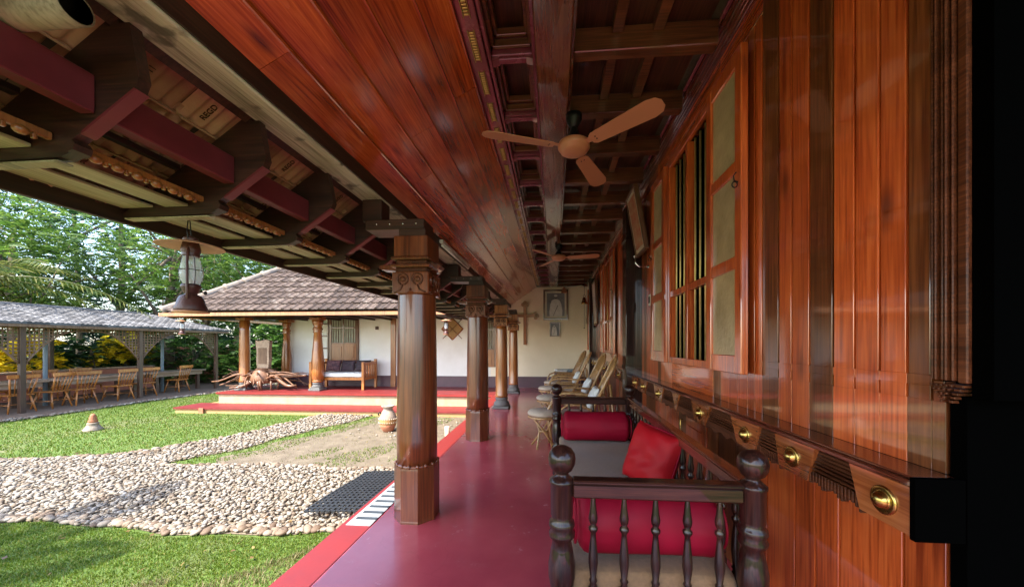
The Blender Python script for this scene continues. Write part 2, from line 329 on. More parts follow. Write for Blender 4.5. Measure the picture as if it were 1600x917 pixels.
M['leaf_y'] = leafmat('yellow_leaf', [(0, (.55, .42, .015)), (.5, (.80, .6, .02)), (.85, (.9, .72, .03)), (1, (.2, .28, .02))])
M['deadleaf'] = leafmat('dry_leaf', [(0, (.06, .03, .012)), (.5, (.14, .075, .025)), (1, (.24, .17, .05))], .2)
M['palm'] = leafmat('palm_leaflet', [(0, (.04, .075, .014)), (.5, (.10, .13, .022)), (1, (.24, .23, .055))])
M['palm_dark'] = leafmat('dark_palm_leaflet', [(0, (.012, .035, .009)), (.6, (.03, .07, .015)), (1, (.07, .115, .026))])

def floor_mat():
    m, nt, n, l, b = mat_base('red_oxide_floor')
    tc = n.new('ShaderNodeTexCoord')
    no = n.new('ShaderNodeTexNoise'); no.inputs['Scale'].default_value = 1.1; no.inputs['Detail'].default_value = 8; no.inputs['Roughness'].default_value = .6
    l.new(tc.outputs['Object'], no.inputs['Vector'])
    cr = ramp(n, [(.3, (.33, .040, .060)), (.55, (.45, .068, .088)), (.75, (.54, .11, .125))]); l.new(no.outputs[0], cr.inputs[0]); l.new(cr.outputs[0], b.inputs['Base Color'])
    n2 = n.new('ShaderNodeTexNoise'); n2.inputs['Scale'].default_value = 5.5; n2.inputs['Detail'].default_value = 12; n2.inputs['Roughness'].default_value = .7; l.new(tc.outputs['Object'], n2.inputs['Vector'])
    rr = n.new('ShaderNodeMapRange'); rr.inputs[3].default_value = .12; rr.inputs[4].default_value = .36; b.inputs['Coat Weight'].default_value = .6; b.inputs['Coat Roughness'].default_value = .15; l.new(n2.outputs[0], rr.inputs[0]); l.new(rr.outputs[0], b.inputs['Roughness'])
    vo = n.new('ShaderNodeTexVoronoi'); vo.feature = 'DISTANCE_TO_EDGE'; vo.inputs['Scale'].default_value = .55
    nd = n.new('ShaderNodeTexNoise'); nd.inputs['Scale'].default_value = 2.5; nd.inputs['Detail'].default_value = 6; l.new(tc.outputs['Object'], nd.inputs['Vector'])
    vm = n.new('ShaderNodeVectorMath'); vm.operation = 'MULTIPLY_ADD'; vm.inputs[1].default_value = (.5, .5, .5); l.new(nd.outputs['Color'], vm.inputs[0]); l.new(tc.outputs['Object'], vm.inputs[2]); l.new(vm.outputs[0], vo.inputs['Vector'])
    ck = ramp(n, [(.0, (.10, .10, .10)), (.004, (0, 0, 0))]); l.new(vo.outputs['Distance'], ck.inputs[0])
    dm = n.new('ShaderNodeMixRGB'); l.new(ck.outputs[0], dm.inputs[0]); l.new(cr.outputs[0], dm.inputs[1]); dm.inputs[2].default_value = (.10, .012, .018, 1)
    ds = ramp(n, [(.55, (0, 0, 0)), (.8, (.22, .22, .22))]); l.new(n2.outputs[0], ds.inputs[0])
    d2 = n.new('ShaderNodeMixRGB'); l.new(ds.outputs[0], d2.inputs[0]); l.new(dm.outputs[0], d2.inputs[1]); d2.inputs[2].default_value = (.52, .22, .22, 1); l.new(d2.outputs[0], b.inputs['Base Color'])
    bp = n.new('ShaderNodeBump'); bp.inputs['Strength'].default_value = .06; bp.inputs['Distance'].default_value = .01; l.new(n2.outputs[0], bp.inputs['Height']); l.new(bp.outputs[0], b.inputs['Normal'])
    return m
M['floor'] = floor_mat()
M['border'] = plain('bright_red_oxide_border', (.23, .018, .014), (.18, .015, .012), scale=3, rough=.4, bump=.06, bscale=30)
M['border2'] = plain('red_oxide_tread', (.19, .017, .017), (.14, .013, .013), scale=3, rough=.5, bump=.06, bscale=30)

def lawn_mat():
    m, nt, n, l, b = mat_base('lawn')
    tc = n.new('ShaderNodeTexCoord')
    n1 = n.new('ShaderNodeTexNoise'); n1.inputs['Scale'].default_value = .9; n1.inputs['Detail'].default_value = 6; l.new(tc.outputs['Object'], n1.inputs['Vector'])
    n2 = n.new('ShaderNodeTexNoise'); n2.inputs['Scale'].default_value = 30; n2.inputs['Detail'].default_value = 5; l.new(tc.outputs['Object'], n2.inputs['Vector'])
    g = ramp(n, [(.3, (.04, .08, .01)), (.7, (.11, .175, .022))]); l.new(n2.outputs[0], g.inputs[0])
    d = ramp(n, [(.3, (.11, .10, .045)), (.7, (.19, .165, .085))]); l.new(n2.outputs[0], d.inputs[0])
    k = ramp(n, [(.52, (0, 0, 0)), (.70, (.8, .8, .8))]); l.new(n1.outputs[0], k.inputs[0])
    mx = n.new('ShaderNodeMixRGB'); l.new(k.outputs[0], mx.inputs[0]); l.new(g.outputs[0], mx.inputs[1]); l.new(d.outputs[0], mx.inputs[2])
    l.new(mx.outputs[0], b.inputs['Base Color']); b.inputs['Roughness'].default_value = .9
    bp = n.new('ShaderNodeBump'); bp.inputs['Strength'].default_value = .5; bp.inputs['Distance'].default_value = .03; l.new(n2.outputs[0], bp.inputs['Height']); l.new(bp.outputs[0], b.inputs['Normal'])
    return m
M['lawn'] = lawn_mat()

# ================================================================== SETTING: ground, floor, steps
GZ = -.44                          # garden level; the veranda floor is z = 0
XW, YFAR = 1.05, 10.55             # wall line on the right, far wall
X_EDGE = -1.52                     # outer edge of the veranda floor

struct('ground', MB().add([(-140, -60, GZ), (80, -60, GZ), (80, 160, GZ), (-140, 160, GZ)], [(0, 1, 2, 3)]), M['lawn'])

def wob(t, a=.06, k=2.1, ph=0): return a*math.sin(k*t+ph) + a*.6*math.sin(2.7*k*t+1.3+ph)
def sheet(pts, z): return MB().add([(x, y, z) for x, y in pts], [tuple(range(len(pts)))])
# packed-earth path along the dining pavilion
ep = [(-12.2 + wob(y, .12, .6), y) for y in np.linspace(2, 16.5, 40)]
struct('earth_path', sheet(ep + [(-19, 16.5), (-19, 2)], GZ + .004), M['earth'])
# gravel: a band parallel to the lawn plus a branch to the porch steps
def band_lo(x): return ip(x, [-12, -6, -5.4, -2.6, -2.1, -1.52], [2.6, 2.95, 3.02, 3.0, 3.05, 3.12]) + wob(x, .04, 2.3)
def band_hi(x): return ip(x, [-12, -8.2, -6.6, -6.1, -5.7, -3.5, -1.52], [3.9, 4.6, 5.1, 5.0, 4.66, 4.74, 4.70]) + wob(x, .04, 2.9, 1)
def path_l(y): return ip(y, [4.4, 5.2, 5.9, 8.75], [-7.2, -6.62, -6.15, -5.45]) + wob(y, .05, 2.2)
def path_r(y): return ip(y, [4.4, 4.62, 5.4, 8.75], [-5.9, -5.76, -5.2, -4.25]) + wob(y, .05, 2.4, 2)
def in_gravel(x, y):
    if x < X_EDGE-.06 and band_lo(x) < y < band_hi(x): return True
    return 4.4 < y < 8.32 and path_l(y) < x < path_r(y)
def in_patch(x, y):                # bare, sandy patch between the two gravel strips
    return x < X_EDGE-.02 and 4.6 < y < 8.3 and x > path_r(y)+.25
xs = np.linspace(-12, X_EDGE+.03, 50)
gravel = struct('gravel_path', sheet([(x, band_lo(x)) for x in xs] + [(x, band_hi(x)) for x in xs[::-1]], GZ + .008), M['sandbed'])
ys = np.linspace(4.5, 8.4, 24)
obj('path_branch', sheet([(path_r(y), y) for y in ys] + [(path_l(y), y) for y in ys[::-1]], GZ + .012), M['sandbed'], gravel)
struct('bare_ground', sheet([(X_EDGE, 4.6), (X_EDGE, 8.35), (-4.0, 8.35)] + [(path_r(y)+.3+wob(y, .1, 3), y) for y in np.linspace(8.2, 5.0, 20)] + [(-4.9, 4.75)], GZ + .005), M['dry'])

# pebbles
def pebble_mesh(seed):
    bm = bmesh.new(); bmesh.ops.create_icosphere(bm, subdivisions=2 if seed < 3 else 1, radius=1); r = random.Random(seed)
    d = [Vector((r.uniform(-1, 1), r.uniform(-1, 1), r.uniform(-1, 1))).normalized() for _ in range(4)]
    for v in bm.verts:
        k = 1 + sum(.13*max(0, v.co.normalized().dot(q))**2 for q in d) - .12*max(0, v.co.normalized().dot(d[0]))
        v.co = Vector((v.co.x*k, v.co.y*k*.78, v.co.z*k*.44))
    bm.verts.index_update(); V = np.array([v.co[:] for v in bm.verts]); Fc = np.array([[v.index for v in f.verts] for f in bm.faces]); bm.free(); return V, Fc
PEB = [pebble_mesh(i) for i in range(3, 9)]
PEBD = []
for i in range(3):
    V, Fc = pebble_mesh(i); me = bpy.data.meshes.new('pebble'); me.from_pydata(V.tolist(), [], Fc.tolist()); me.materials.append(M['pebble_o']); me.polygons.foreach_set('use_smooth', [True]*len(Fc)); PEBD.append(me)
def rotm(yaw, tx, ty): return np.array(Euler((tx, ty, yaw)).to_matrix())
cand = []
rp = random.Random(3)
# larger stones lining the edges, single objects (the ones that show largest)
edge = []
x = -1.62
while x > -6.6: edge.append((x, band_lo(x)+rp.uniform(.0, .06), rp.uniform(.034, .056))); x -= rp.uniform(.05, .078)
x = -1.66
while x > -5.7: edge.append((x, band_hi(x)-rp.uniform(0, .06), rp.uniform(.036, .055))); x -= rp.uniform(.06, .09)
x = -1.66
while x > -5.8: edge.append((x, band_lo(x)+.085+rp.uniform(-.02, .03), rp.uniform(.032, .052))); x -= rp.uniform(.06, .1)
x = -6.4
while x > -9: edge.append((x, band_hi(x)-rp.uniform(0, .05), rp.uniform(.04, .06))); x -= rp.uniform(.07, .1)
y = 5.2
while y < 8.3:
    edge.append((path_l(y)+rp.uniform(0, .05), y, rp.uniform(.04, .06))); y += rp.uniform(.08, .12)
edge.sort(key=lambda e: math.hypot(e[0], e[1]) / e[2])
for i, (x, y, r) in enumerate(edge[:300]):
    o = obj('pebble', PEBD[i % 3], None, gravel, (x, y, GZ + .012 + r*.3))
    o.rotation_euler = (rp.uniform(-.35, .35), rp.uniform(-.35, .35), rp.uniform(0, 6.3)); q = rp.uniform(.85, 1.15); o.scale = (r*q, r/q, r*rp.uniform(.9, 1.2))
VV, FF, nv = [], [], 0
def scatter_pebble(x, y, r, z=None):
    global nv
    V, Fc = PEB[rp.randrange(6)]
    A = rotm(rp.uniform(0, 6.3), rp.uniform(-.5, .5), rp.uniform(-.5, .5))
    VV.append((V * r) @ A.T + np.array([x, y, (GZ + .014 + r*.28 if z is None else z) + rp.uniform(0, .014)])); FF.append(Fc + nv); nv += len(V)
for (x, y, r) in edge[300:]: scatter_pebble(x, y, r)
step = .038
y = 2.4
while y < 8.4:
    st = step if y < 5 else .056
    x = -10.6
    while x < X_EDGE:
        px, py = x + rp.uniform(-.03, .03), y + rp.uniform(-.03, .03)
        if in_gravel(px, py) and px > -1.75*py - .9: scatter_pebble(px, py, rp.choice([rp.uniform(.012, .020), rp.uniform(.016, .026), rp.uniform(.022, .036)]) * (1.15 if y > 5 else 1))
        x += st
    y += st*.82
# white pebble edging of the earth path, and loose stones by the patch
for k in range(420):
    y = rp.uniform(5.5, 15.5); scatter_pebble(-12.15 + wob(y, .12, .6) + rp.uniform(-.1, .1), y, rp.uniform(.03, .055))
for k in range(120):
    y = rp.uniform(6.2, 8.3); x = rp.uniform(-4.0, -1.6); scatter_pebble(x, y, rp.uniform(.012, .03))
def np_mesh(name, V, Fc, mat, parent=None, kind=None, smooth=False):
    me = bpy.data.meshes.new(name); n, k = Fc.shape
    me.vertices.add(len(V)); me.vertices.foreach_set('co', V.astype(np.float32).ravel())
    me.loops.add(n*k); me.loops.foreach_set('vertex_index', Fc.astype(np.int32).ravel())
    me.polygons.add(n); me.polygons.foreach_set('loop_start', np.arange(0, n*k, k, dtype=np.int32))
    if smooth: me.polygons.foreach_set('use_smooth', np.ones(n, dtype=bool))
    me.update(calc_edges=True); me.materials.append(mat)
    o = bpy.data.objects.new(name, me); COL.objects.link(o)
    if parent: o.parent = parent
    if kind: o['kind'] = kind
    return o
np_mesh('pebble_bed', np.concatenate(VV), np.concatenate(FF), M['pebble'], gravel, 'stuff', True)

# grass blades
def blades(pts, h, w, lean=.5):
    n = len(pts); a = RNG.uniform(0, 2*np.pi, n); hh = h*RNG.uniform(.5, 1.25, n); ww = w*RNG.uniform(.7, 1.3, n)
    dx, dy = np.cos(a), np.sin(a); la = RNG.uniform(0, 2*np.pi, n); ll = lean*hh*RNG.uniform(.2, 1, n)
    V = np.zeros((n, 5, 3)); P = np.array(pts)
    V[:, 0, 0] = P[:, 0]-dx*ww; V[:, 0, 1] = P[:, 1]-dy*ww; V[:, 1, 0] = P[:, 0]+dx*ww; V[:, 1, 1] = P[:, 1]+dy*ww
    mx, my = P[:, 0]+np.cos(la)*ll*.4, P[:, 1]+np.sin(la)*ll*.4
    V[:, 2, 0] = mx+dx*ww*.7; V[:, 2, 1] = my+dy*ww*.7; V[:, 3, 0] = mx-dx*ww*.7; V[:, 3, 1] = my-dy*ww*.7
    V[:, 2, 2] = V[:, 3, 2] = hh*.6
    V[:, 4, 0] = P[:, 0]+np.cos(la)*ll; V[:, 4, 1] = P[:, 1]+np.sin(la)*ll; V[:, 4, 2] = hh
    V[:, :, 2] += GZ
    b = np.arange(n)[:, None]*5
    T = np.concatenate([b+np.array([[0, 1, 2]]), b+np.array([[0, 2, 3]]), b+np.array([[3, 2, 4]])])
    return V.reshape(-1, 3), T
def vis(x, y): return x > -1.80*y - .35 and y > .85
def pnoise(x, y): return math.sin(1.7*x+.6*math.sin(1.3*y))+math.sin(2.3*y+1.1*math.sin(.9*x)+2)+.7*math.sin(5.1*x-3.3*y)
near, mid, dry = [], [], []
for _ in range(130000):
    x, y = rp.uniform(-6.2, X_EDGE), rp.uniform(.85, 3.2)
    if vis(x, y) and not in_gravel(x, y+.03):
        d = pnoise(x*1.3, y*1.3)
        if x > -3.3: d += .75
        if d < 1.5 or rp.random() < .55: (dry if (d > .9 and rp.random() < .55) else near).append((x, y))
for _ in range(170000):
    x, y = rp.uniform(-16, X_EDGE), rp.uniform(3.0, 13)
    if x < -12.1+wob(y, .12, .6) or not vis(x, y) or in_gravel(x, y): continue
    if in_patch(x, y):
        if pnoise(x*1.6, y*1.2) < -.9 or (path_r(y)+.25 < x < path_r(y)+.7): mid.append((x, y))
        elif rp.random() < .12: dry.append((x, y))
    elif y < 8.14 or x < -9.75: (dry if rp.random() < .06 else mid).append((x, y))
for nm, pts, h, w, mt in (('grass', near, .022, .0024, 'grass'), ('lawn_grass', mid, .030, .006, 'grass'), ('dry_grass', dry, .04, .003, 'grass_dry')):
    V, T = blades(pts, h, w, .9); g = np_mesh(nm, V, T, M[mt], None, 'stuff')
    tag(g, {'grass': 'short green grass of the lawn at the bottom left', 'lawn_grass': 'green lawn between the gravel and the dining pavilion', 'dry_grass': 'dry straw coloured tufts scattered through the lawn'}[nm], 'grass')

# floors and steps
struct('veranda_floor', MB().box(X_EDGE, 1.3, -1.6, YFAR+.1, GZ-.2, 0), M['floor'])
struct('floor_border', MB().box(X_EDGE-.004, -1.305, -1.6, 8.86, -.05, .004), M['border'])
PX0 = -9.15
porch = struct('porch_floor', MB().box(PX0, X_EDGE-.005, 8.90, YFAR+.1, -.06, .002), M['border2'])
obj('riser', MB().box(PX0+.03, X_EDGE-.006, 8.93, YFAR, -.30, -.061), M['riser'], porch)
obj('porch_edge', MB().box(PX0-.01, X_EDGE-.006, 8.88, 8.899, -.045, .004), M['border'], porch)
st = struct('porch_step', MB().box(PX0-.50, X_EDGE-.006, 8.22, 8.94, -.34, -.30), M['border2'])
obj('riser', MB().box(PX0-.47, X_EDGE-.006, 8.25, YFAR, GZ-.1, -.341), M['riser2'], st)
obj('gutter_edge', MB().box(-8.92, -8.80, 8.19, 8.22, GZ, -.305), M['terracotta'], st)

# painted striped threshold strip and rubber mat beside it
zs = thing('threshold_strip', 'white painted strip with dark cross stripes on the red floor edge', 'floor strip')
obj('strip', MB().box(X_EDGE+.03, -1.306, 2.42, 3.62, .0045, .008), M['stripe_w'], zs)
for k in range(12):
    y = 2.50+k*.0955; obj('stripe', MB().box(X_EDGE+.055, -1.306, y, y+.036, .0085, .0105), M['stripe_d'], zs)
settle(zs, (-1.42, 2.42, .004))
rm = thing('rubber_mat', 'black perforated rubber mat lying on the pebbles by the step', 'mat')
mm = MB(); nx, ny = 15, 18; mx0, mx1, my0, my1 = -2.44, -1.62, 3.28, 4.42
def mz(x, y): return GZ + .085 + .02*math.sin(3*x+1)+.015*math.sin(4*y)
def slab(x0, x1, y0, y1):
    q = [(x0, y0), (x1, y0), (x1, y1), (x0, y1)]
    mm.add([(x, y, mz(x, y)) for x, y in q] + [(x, y, mz(x, y)+.014) for x, y in q], [(3, 2, 1, 0), (4, 5, 6, 7), (0, 1, 5, 4), (1, 2, 6, 5), (2, 3, 7, 6), (3, 0, 4, 7)])
cx, cy = (mx1-mx0)/nx, (my1-my0)/ny
for i in range(nx+1):
    for j in range(ny):
        x = mx0+i*cx; slab(x-.011, x+.011, my0+j*cy, my0+(j+1)*cy)
for j in range(ny+1):
    for i in range(nx):
        y = my0+j*cy; slab(mx0+i*cx+.011, mx0+(i+1)*cx-.011, y-.011, y+.011)
obj('mat_grid', mm, M['mat'], rm); settle(rm, (-2, 3.8, GZ))

# ================================================================== RIGHT WALL OF THE HOUSE
wall = thing('wooden_house_wall', 'long varnished red brown plank wall of the house on the right', 'wall')
obj('wall_core', MB().box(XW+.03, XW+.25, 1.06, YFAR, -.02, 3.3), M['black'], wall)
obj('door_jamb', MB().box(XW+.004, XW+3, .93, .975, 1.165, 3.4).box(XW+.004, XW+3, .985, 1.024, -.02, 1.165), M['black'], wall)
def plank(y0, y1, z0, z1, mat='wall_z', x=XW, name='plank', t=.03, b=.001):
    return obj(name, MB().rbox(x, x+t, y0+.005, y1-.005, z0, z1, b), M[mat], wall)
# upright planks between floor rail and frieze
PL = [(1.066, 1.135, 'wall_dark'), (1.135, 1.224, 'wall_z'), (1.224, 1.318, 'wall_z'), (1.318, 1.414, 'wall_z'), (1.414, 1.537, 'wall_dark'),
      (1.537, 1.645, 'wall_z'), (1.645, 1.736, 'wall_z'), (1.736, 1.865, 'wall_dark'), (1.865, 1.93, 'wall_z'), (1.93, 2.00, 'wall_z')]
def long_plank(y0, y1, mt, z1=2.97, zs=1.215, z0=.9525):
    # upright board: open grooves above, tight joints with short slots just over the carved rail
    m = MB().rbox(XW, XW+.03, y0+.005, y1-.005, zs, z1, .001).rbox(XW, XW+.03, y0+.001, y1-.001, 1.185, zs, .0006)
    m.rbox(XW, XW+.03, y0+.004, y1-.004, 1.145, 1.185, .0006).rbox(XW, XW+.03, y0+.0007, y1-.0007, z0, 1.145, .0006)
    return obj('plank', m, M[mt], wall)
for y0, y1, mt in PL: long_plank(y0, y1, mt, 3.12 if mt == 'wall_dark' else 2.97)
long_plank(1.03, 1.066, 'wall_dark', 1.20, 1.19)
# frieze boards under the cornice
y = 1.0
while y < YFAR:
    e = min(YFAR, y+1.31); obj('frieze_board', MB().rbox(XW+.002, XW+.03, y+.001, e-.001, 2.972, 3.12, .002), M['wall_y'], wall); y = e
# lower planks below the rail
y = 1.03
while y < YFAR:
    e = min(YFAR, y+rp.choice([.12, .16, .2, .24])); plank(y, e, -.0, .80, rp.choice(['wall_z', 'wall_z', 'wall_dark']), XW+.004, 'lower_plank'); y = e
# planks elsewhere
def fill(y0, y1, z0=1.16, z1=2.97):
    n = max(1, round((y1-y0)/.105)); d = (y1-y0)/n
    for i in range(n):
        mt = 'wall_dark' if (n > 3 and i % 5 == 3) else 'wall_z'
        if z0 == 1.16: long_plank(y0+i*d, y0+(i+1)*d, mt, z1)
        else: plank(y0+i*d, y0+(i+1)*d, z0, z1, mt)
W1, W2, W3 = (2.43, 3.20), (6.45, 7.15), (9.75, 10.35)
fill(2.0, 2.41); fill(3.22, 4.30); fill(4.52, 6.43); fill(7.17, 8.9); fill(9.12, 9.73); fill(10.37, YFAR)
for w in (W1, W2, W3):
    fill(w[0]-.02, w[1]+.02, 2.86, 2.97); obj('sill_board', MB().rbox(XW-.001, XW+.03, w[0]-.019, w[1]+.019, .9525, 1.139, .001), M['wall_y'], wall)
# carved end post: stack of thin vertical mouldings with a stepped foot
cp = MB()
for i in range(5):
    y = 1.0+.0125*i; cp.rbox(XW-.012-.004*(i % 2), XW+.03, y+.0025, y+.0085, 1.205, 3.2, .002)
cp.rbox(XW-.006, XW+.03, .976, .999, 1.20, 3.2, .003)
for k in range(5):
    z = 1.195-.0105*k
    cp.rbox(XW-.012, XW+.03, .980+.006*k, .998+.004*k, z-.007, z, .0015)
    for j in range(5-k):
        y = 1.003+.0125*j+.006*k; cp.rbox(XW-.014, XW+.03, y, y+.007, z-.007, z, .0015)
obj('carved_post', cp, M['carve'], wall)

# windows: barred opening with two shutters folded back on the wall
def window(y0, y1, zb=1.19, zt=2.86, sw=.43, detail=True):
    fr = MB(); x0 = XW-.03
    for ya, yb in ((y0-.05, y0), (y1, y1+.05)): fr.rbox(x0, XW+.06, ya, yb, zb-.05, zt+.05, .004)
    fr.rbox(x0, XW+.06, y0, y1, zt, zt+.05, .004); fr.rbox(x0, XW+.06, y0, y1, zb-.05, zb, .004)
    ym = (y0+y1)/2; fr.rbox(x0+.004, XW+.055, ym-.02, ym+.02, zb, zt, .003)
    zm = zb+.55
    for ya, yb in ((y0, ym-.02), (ym+.02, y1)): fr.rbox(x0+.008, XW+.05, ya, yb, zm-.025, zm+.025, .003)
    f = obj('window', fr, M['wall_z'], wall)
    obj('unlit_room_sheet', MB().box(XW+.061, XW+.07, y0-.02, y1+.02, zb-.02, zt+.02), M['room_dark'], f)  # flat dark sheet, the unlit room behind the bars put into colour
    for h0, h1 in ((y0, ym-.02), (ym+.02, y1)):
        n = 4
        for k in range(n):
            y = h0+(k+.6)/n*(h1-h0); obj('bar', MB().tube([(XW+.02, y, zb), (XW+.02, y, zt)], .008, 8), M['bar'], f)
    for s, ya in ((-1, y0-.055-sw), (1, y1+.055)):
        yb = ya+sw; xa, xb = XW-.062, XW-.024; st = .068; m = MB()
        m.rbox(xa, xb, ya, ya+st, zb-.05, zt+.04, .004); m.rbox(xa, xb, yb-st, yb, zb-.05, zt+.04, .004)
        zs_ = [zb-.05, zb+.56, zb+1.08, zt+.04]
        for i, z in enumerate(zs_): 
            za, zc = (z, z+.10) if i == 0 else ((z-.085, z) if i == 3 else (z-.035, z+.035))
            m.rbox(xa+.002, xb-.002, ya+st, yb-st, za, zc, .004)
        sh = obj('shutter', m, M['wall_z'], wall)
        for i in range(3):
            za = zs_[i]+(.1 if i == 0 else .035); zc = zs_[i+1]-(.085 if i == 2 else .035)
            obj('pane', MB().box(xa+.016, xb-.006, ya+st, yb-st, za, zc), M['frost'], sh)
        z = zb+.98; y = yb-.03 if s < 0 else ya+.03
        y = ya+.03 if s < 0 else yb-.03
        obj('hook', MB().tube([(xa, y, z), (xa-.02, y, z+.01), (xa-.03, y-.012, z+.03), (xa-.02, y-.02, z+.045), (xa-.012, y-.005, z+.05)], .0035, 6)
            .tube([(xa-.018+.014*math.cos(a), y, z-.012+.016*math.sin(a)) for a in np.linspace(0, 6.28, 10)], .003, 6), M['iron'], sh)
window(*W1); window(*W2); window(*W3, sw=.3)

# dark door casings projecting from the wall
for y0, y1, xp in ((4.30, 4.52, .865), (8.9, 9.12, .9)):
    m = MB().rbox(xp, XW+.05, y0, y1, .0, 2.95, .006).rbox(xp-.012, XW+.04, y0-.012, y1+.012, 2.55, 2.60, .004).rbox(xp-.015, XW+.04, y0-.015, y1+.015, 0, .22, .004).rbox(xp-.008, XW+.04, y0-.008, y1+.008, 1.0, 1.05, .004)
    obj('door_casing', m, M['furn'], wall)

# carved rail with brass bosses
def rail(y0, y1, bosses):
    r = obj('carved_rail', MB().rbox(.950, XW-.0005, y0, y1, .868, .925, .003).rbox(.962, XW-.0005, y0, y1, .80, .867, .002), M['carve'], wall)
    obj('rail_top', MB().rbox(.930, XW-.0005, y0, y1, .9255, .943, .004).rbox(.940, XW-.0005, y0, y1, .9435, .952, .003), M['railtop'], wall)
    pb = sorted(bosses); pans = []
    for a, b in zip(pb[:-1], pb[1:]):
        p0, p1 = a+.068, b-.068; n = max(1, round((p1-p0)/.40)); d = (p1-p0)/n
        pans += [(p0+i*d+.012, p0+(i+1)*d-.012) for i in range(n)]
    edges = [(y0, y0)] + [(q, .17*(q1-q)) for q, q1 in pans]
    lims = [(y0+.001, 0)]
    for q0, q1 in pans: lims.append((q0, .17*(q1-q0)))
    for k in range(len(pans)+1):
        bl_, tl_ = (y0+.001, y0+.001) if k == 0 else (pans[k-1][1], pans[k-1][1]-.17*(pans[k-1][1]-pans[k-1][0]))
        br_, tr_ = (y1-.001, y1-.001) if k == len(pans) else (pans[k][0], pans[k][0]+.17*(pans[k][1]-pans[k][0]))
        pl = fixn(obj('boss_plate', MB().prism([(bl_, .797), (br_, .797), (tr_, .9245), (tl_, .9245)], 'x', .934, .9615), M['plate'], wall))
        for yb in pb:
            if bl_ < yb < br_:
                obj('brass_boss', MB().lathe([(.040, 0), (.040, .004), (.035, .007), (.029, .006), (.024, .005), (.0235, .010), (.021, .017), (.016, .023), (.009, .027), (.001, .029)], 28, (.934, yb, .860), Matrix.Rotation(R(-90), 4, 'Y')), M['brass'], pl)
    for q0, q1 in pans:
        c = MB(); W = q1-q0
        for k in range(6):              # stepped slats, narrower towards the top
            z = .920-.0135*k; ins = .17*W*(1-k/8)
            c.rbox(.938+.0015*(5-k), .9615, q0+ins+.004, q1-ins-.004, z-.008, z, .002)
        nt = max(4, int(W/.0135))
        for k in range(nt):             # hanging fringe of small teeth
            y = q0+(k+.5)/nt*W; dz = .020*abs(math.sin(3*math.pi*k/nt))
            c.rbox(.940, .962, y-.004, y+.004, .783+dz, .838, .0012)
        obj('carved_panel', c, M['carve'], wall)
rail(1.0, 4.29, [1.075, 1.46, 1.80, 2.34, 3.24, 3.77, 4.15])
rail(4.53, 8.89, [4.75, 5.15, 5.9, 6.6, 7.4, 8.1, 8.6]); rail(9.13, YFAR-.01, [9.4, 10.0])
obj('rail_end', MB().box(.931, XW, .985, .9995, .79, .953), M['black'], wall)
# a low cabinet door with brass handle under the rail
obj('cupboard_door', MB().rbox(XW-.012, XW+.003, 2.5, 2.86, .18, .74, .004).rbox(XW-.02, XW-.0125, 2.56, 2.8, .24, .68, .006), M['wall_z'], wall)
obj('door_pull', MB().tube([(XW-.013, 2.93, .60), (XW-.03, 2.93, .61), (XW-.03, 2.93, .69), (XW-.013, 2.93, .70)], .006, 8), M['brass'], wall)
settle(wall, (XW, 5.5, 0))

# ================================================================== CEILING
def slope_z(x): return 2.971 + .69*(x + .574)
SA = math.atan(.69); SC, SS = math.cos(SA), math.sin(SA)
Y0R, Y1R = -2.0, YFAR              # extent of roof and ceiling along the veranda
ceil = thing('veranda_ceiling', 'sloping red varnished plank ceiling meeting a dark coffered flat ceiling', 'ceiling')
XS = [-1.29, -1.138, -.971, -.817, -.651, -.512]
for i in range(5):
    x0, x1 = XS[i], XS[i+1]; L = (x1-x0)/SC
    y = Y0R - rp.uniform(0, .8)
    while y < Y1R:
        ln = rp.choice([1.6, 2.2, 2.8, 3.3]); e = min(Y1R, y+ln); ya = max(Y0R, y)
        if e - ya > .05:
            # weatherboard: tilted a little, with a bead along its lower edge
            Mx = Matrix.Translation((x0, 0, slope_z(x0))) @ Matrix.Rotation(-SA, 4, 'Y')
            m = MB().prism([(-.01, .012), (L-.014, -.010), (L-.014, -.016), (L-.006, -.019), (L+.001, -.012), (L+.001, .006), (-.01, .026)], 'y', ya+.0015, e-.0015, Mx)
            fixn(obj('ceiling_plank', m, M['ceil'], ceil))
        y = e
obj('ceiling_backing', MB().prism([(-1.5, slope_z(-1.5)+.05), (-.5, slope_z(-.5)+.05), (-.5, 3.36), (-1.5, 3.36)], 'y', Y0R, Y1R), M['roofwood'], ceil)
# carved long strip at the head of the slope
cs = MB().rbox(-.512, -.405, Y0R, Y1R, 3.022, 3.09, .004).rbox(-.402, -.380, Y0R, Y1R, 3.04, 3.10, .004)
obj('carved_strip', cs, M['purple'], ceil)
CB = .575; Y_CB = [2.18 + CB*k for k in range(-6, 15)]
for k in range(-5, 32):
    y = 1.33+.29*k
    if not (.6 < y < Y1R-.3): continue
    m = MB()
    for q in range(11): m.rbox(-.468, -.440, y+.018*q, y+.018*q+.012, 3.014, 3.022, .002)
    m.rbox(-.474, -.470, y-.01, y+.205, 3.013, 3.022, .001).rbox(-.438, -.434, y-.01, y+.205, 3.013, 3.022, .001)
    obj('carved_slot', m, M['goldframe'], ceil)
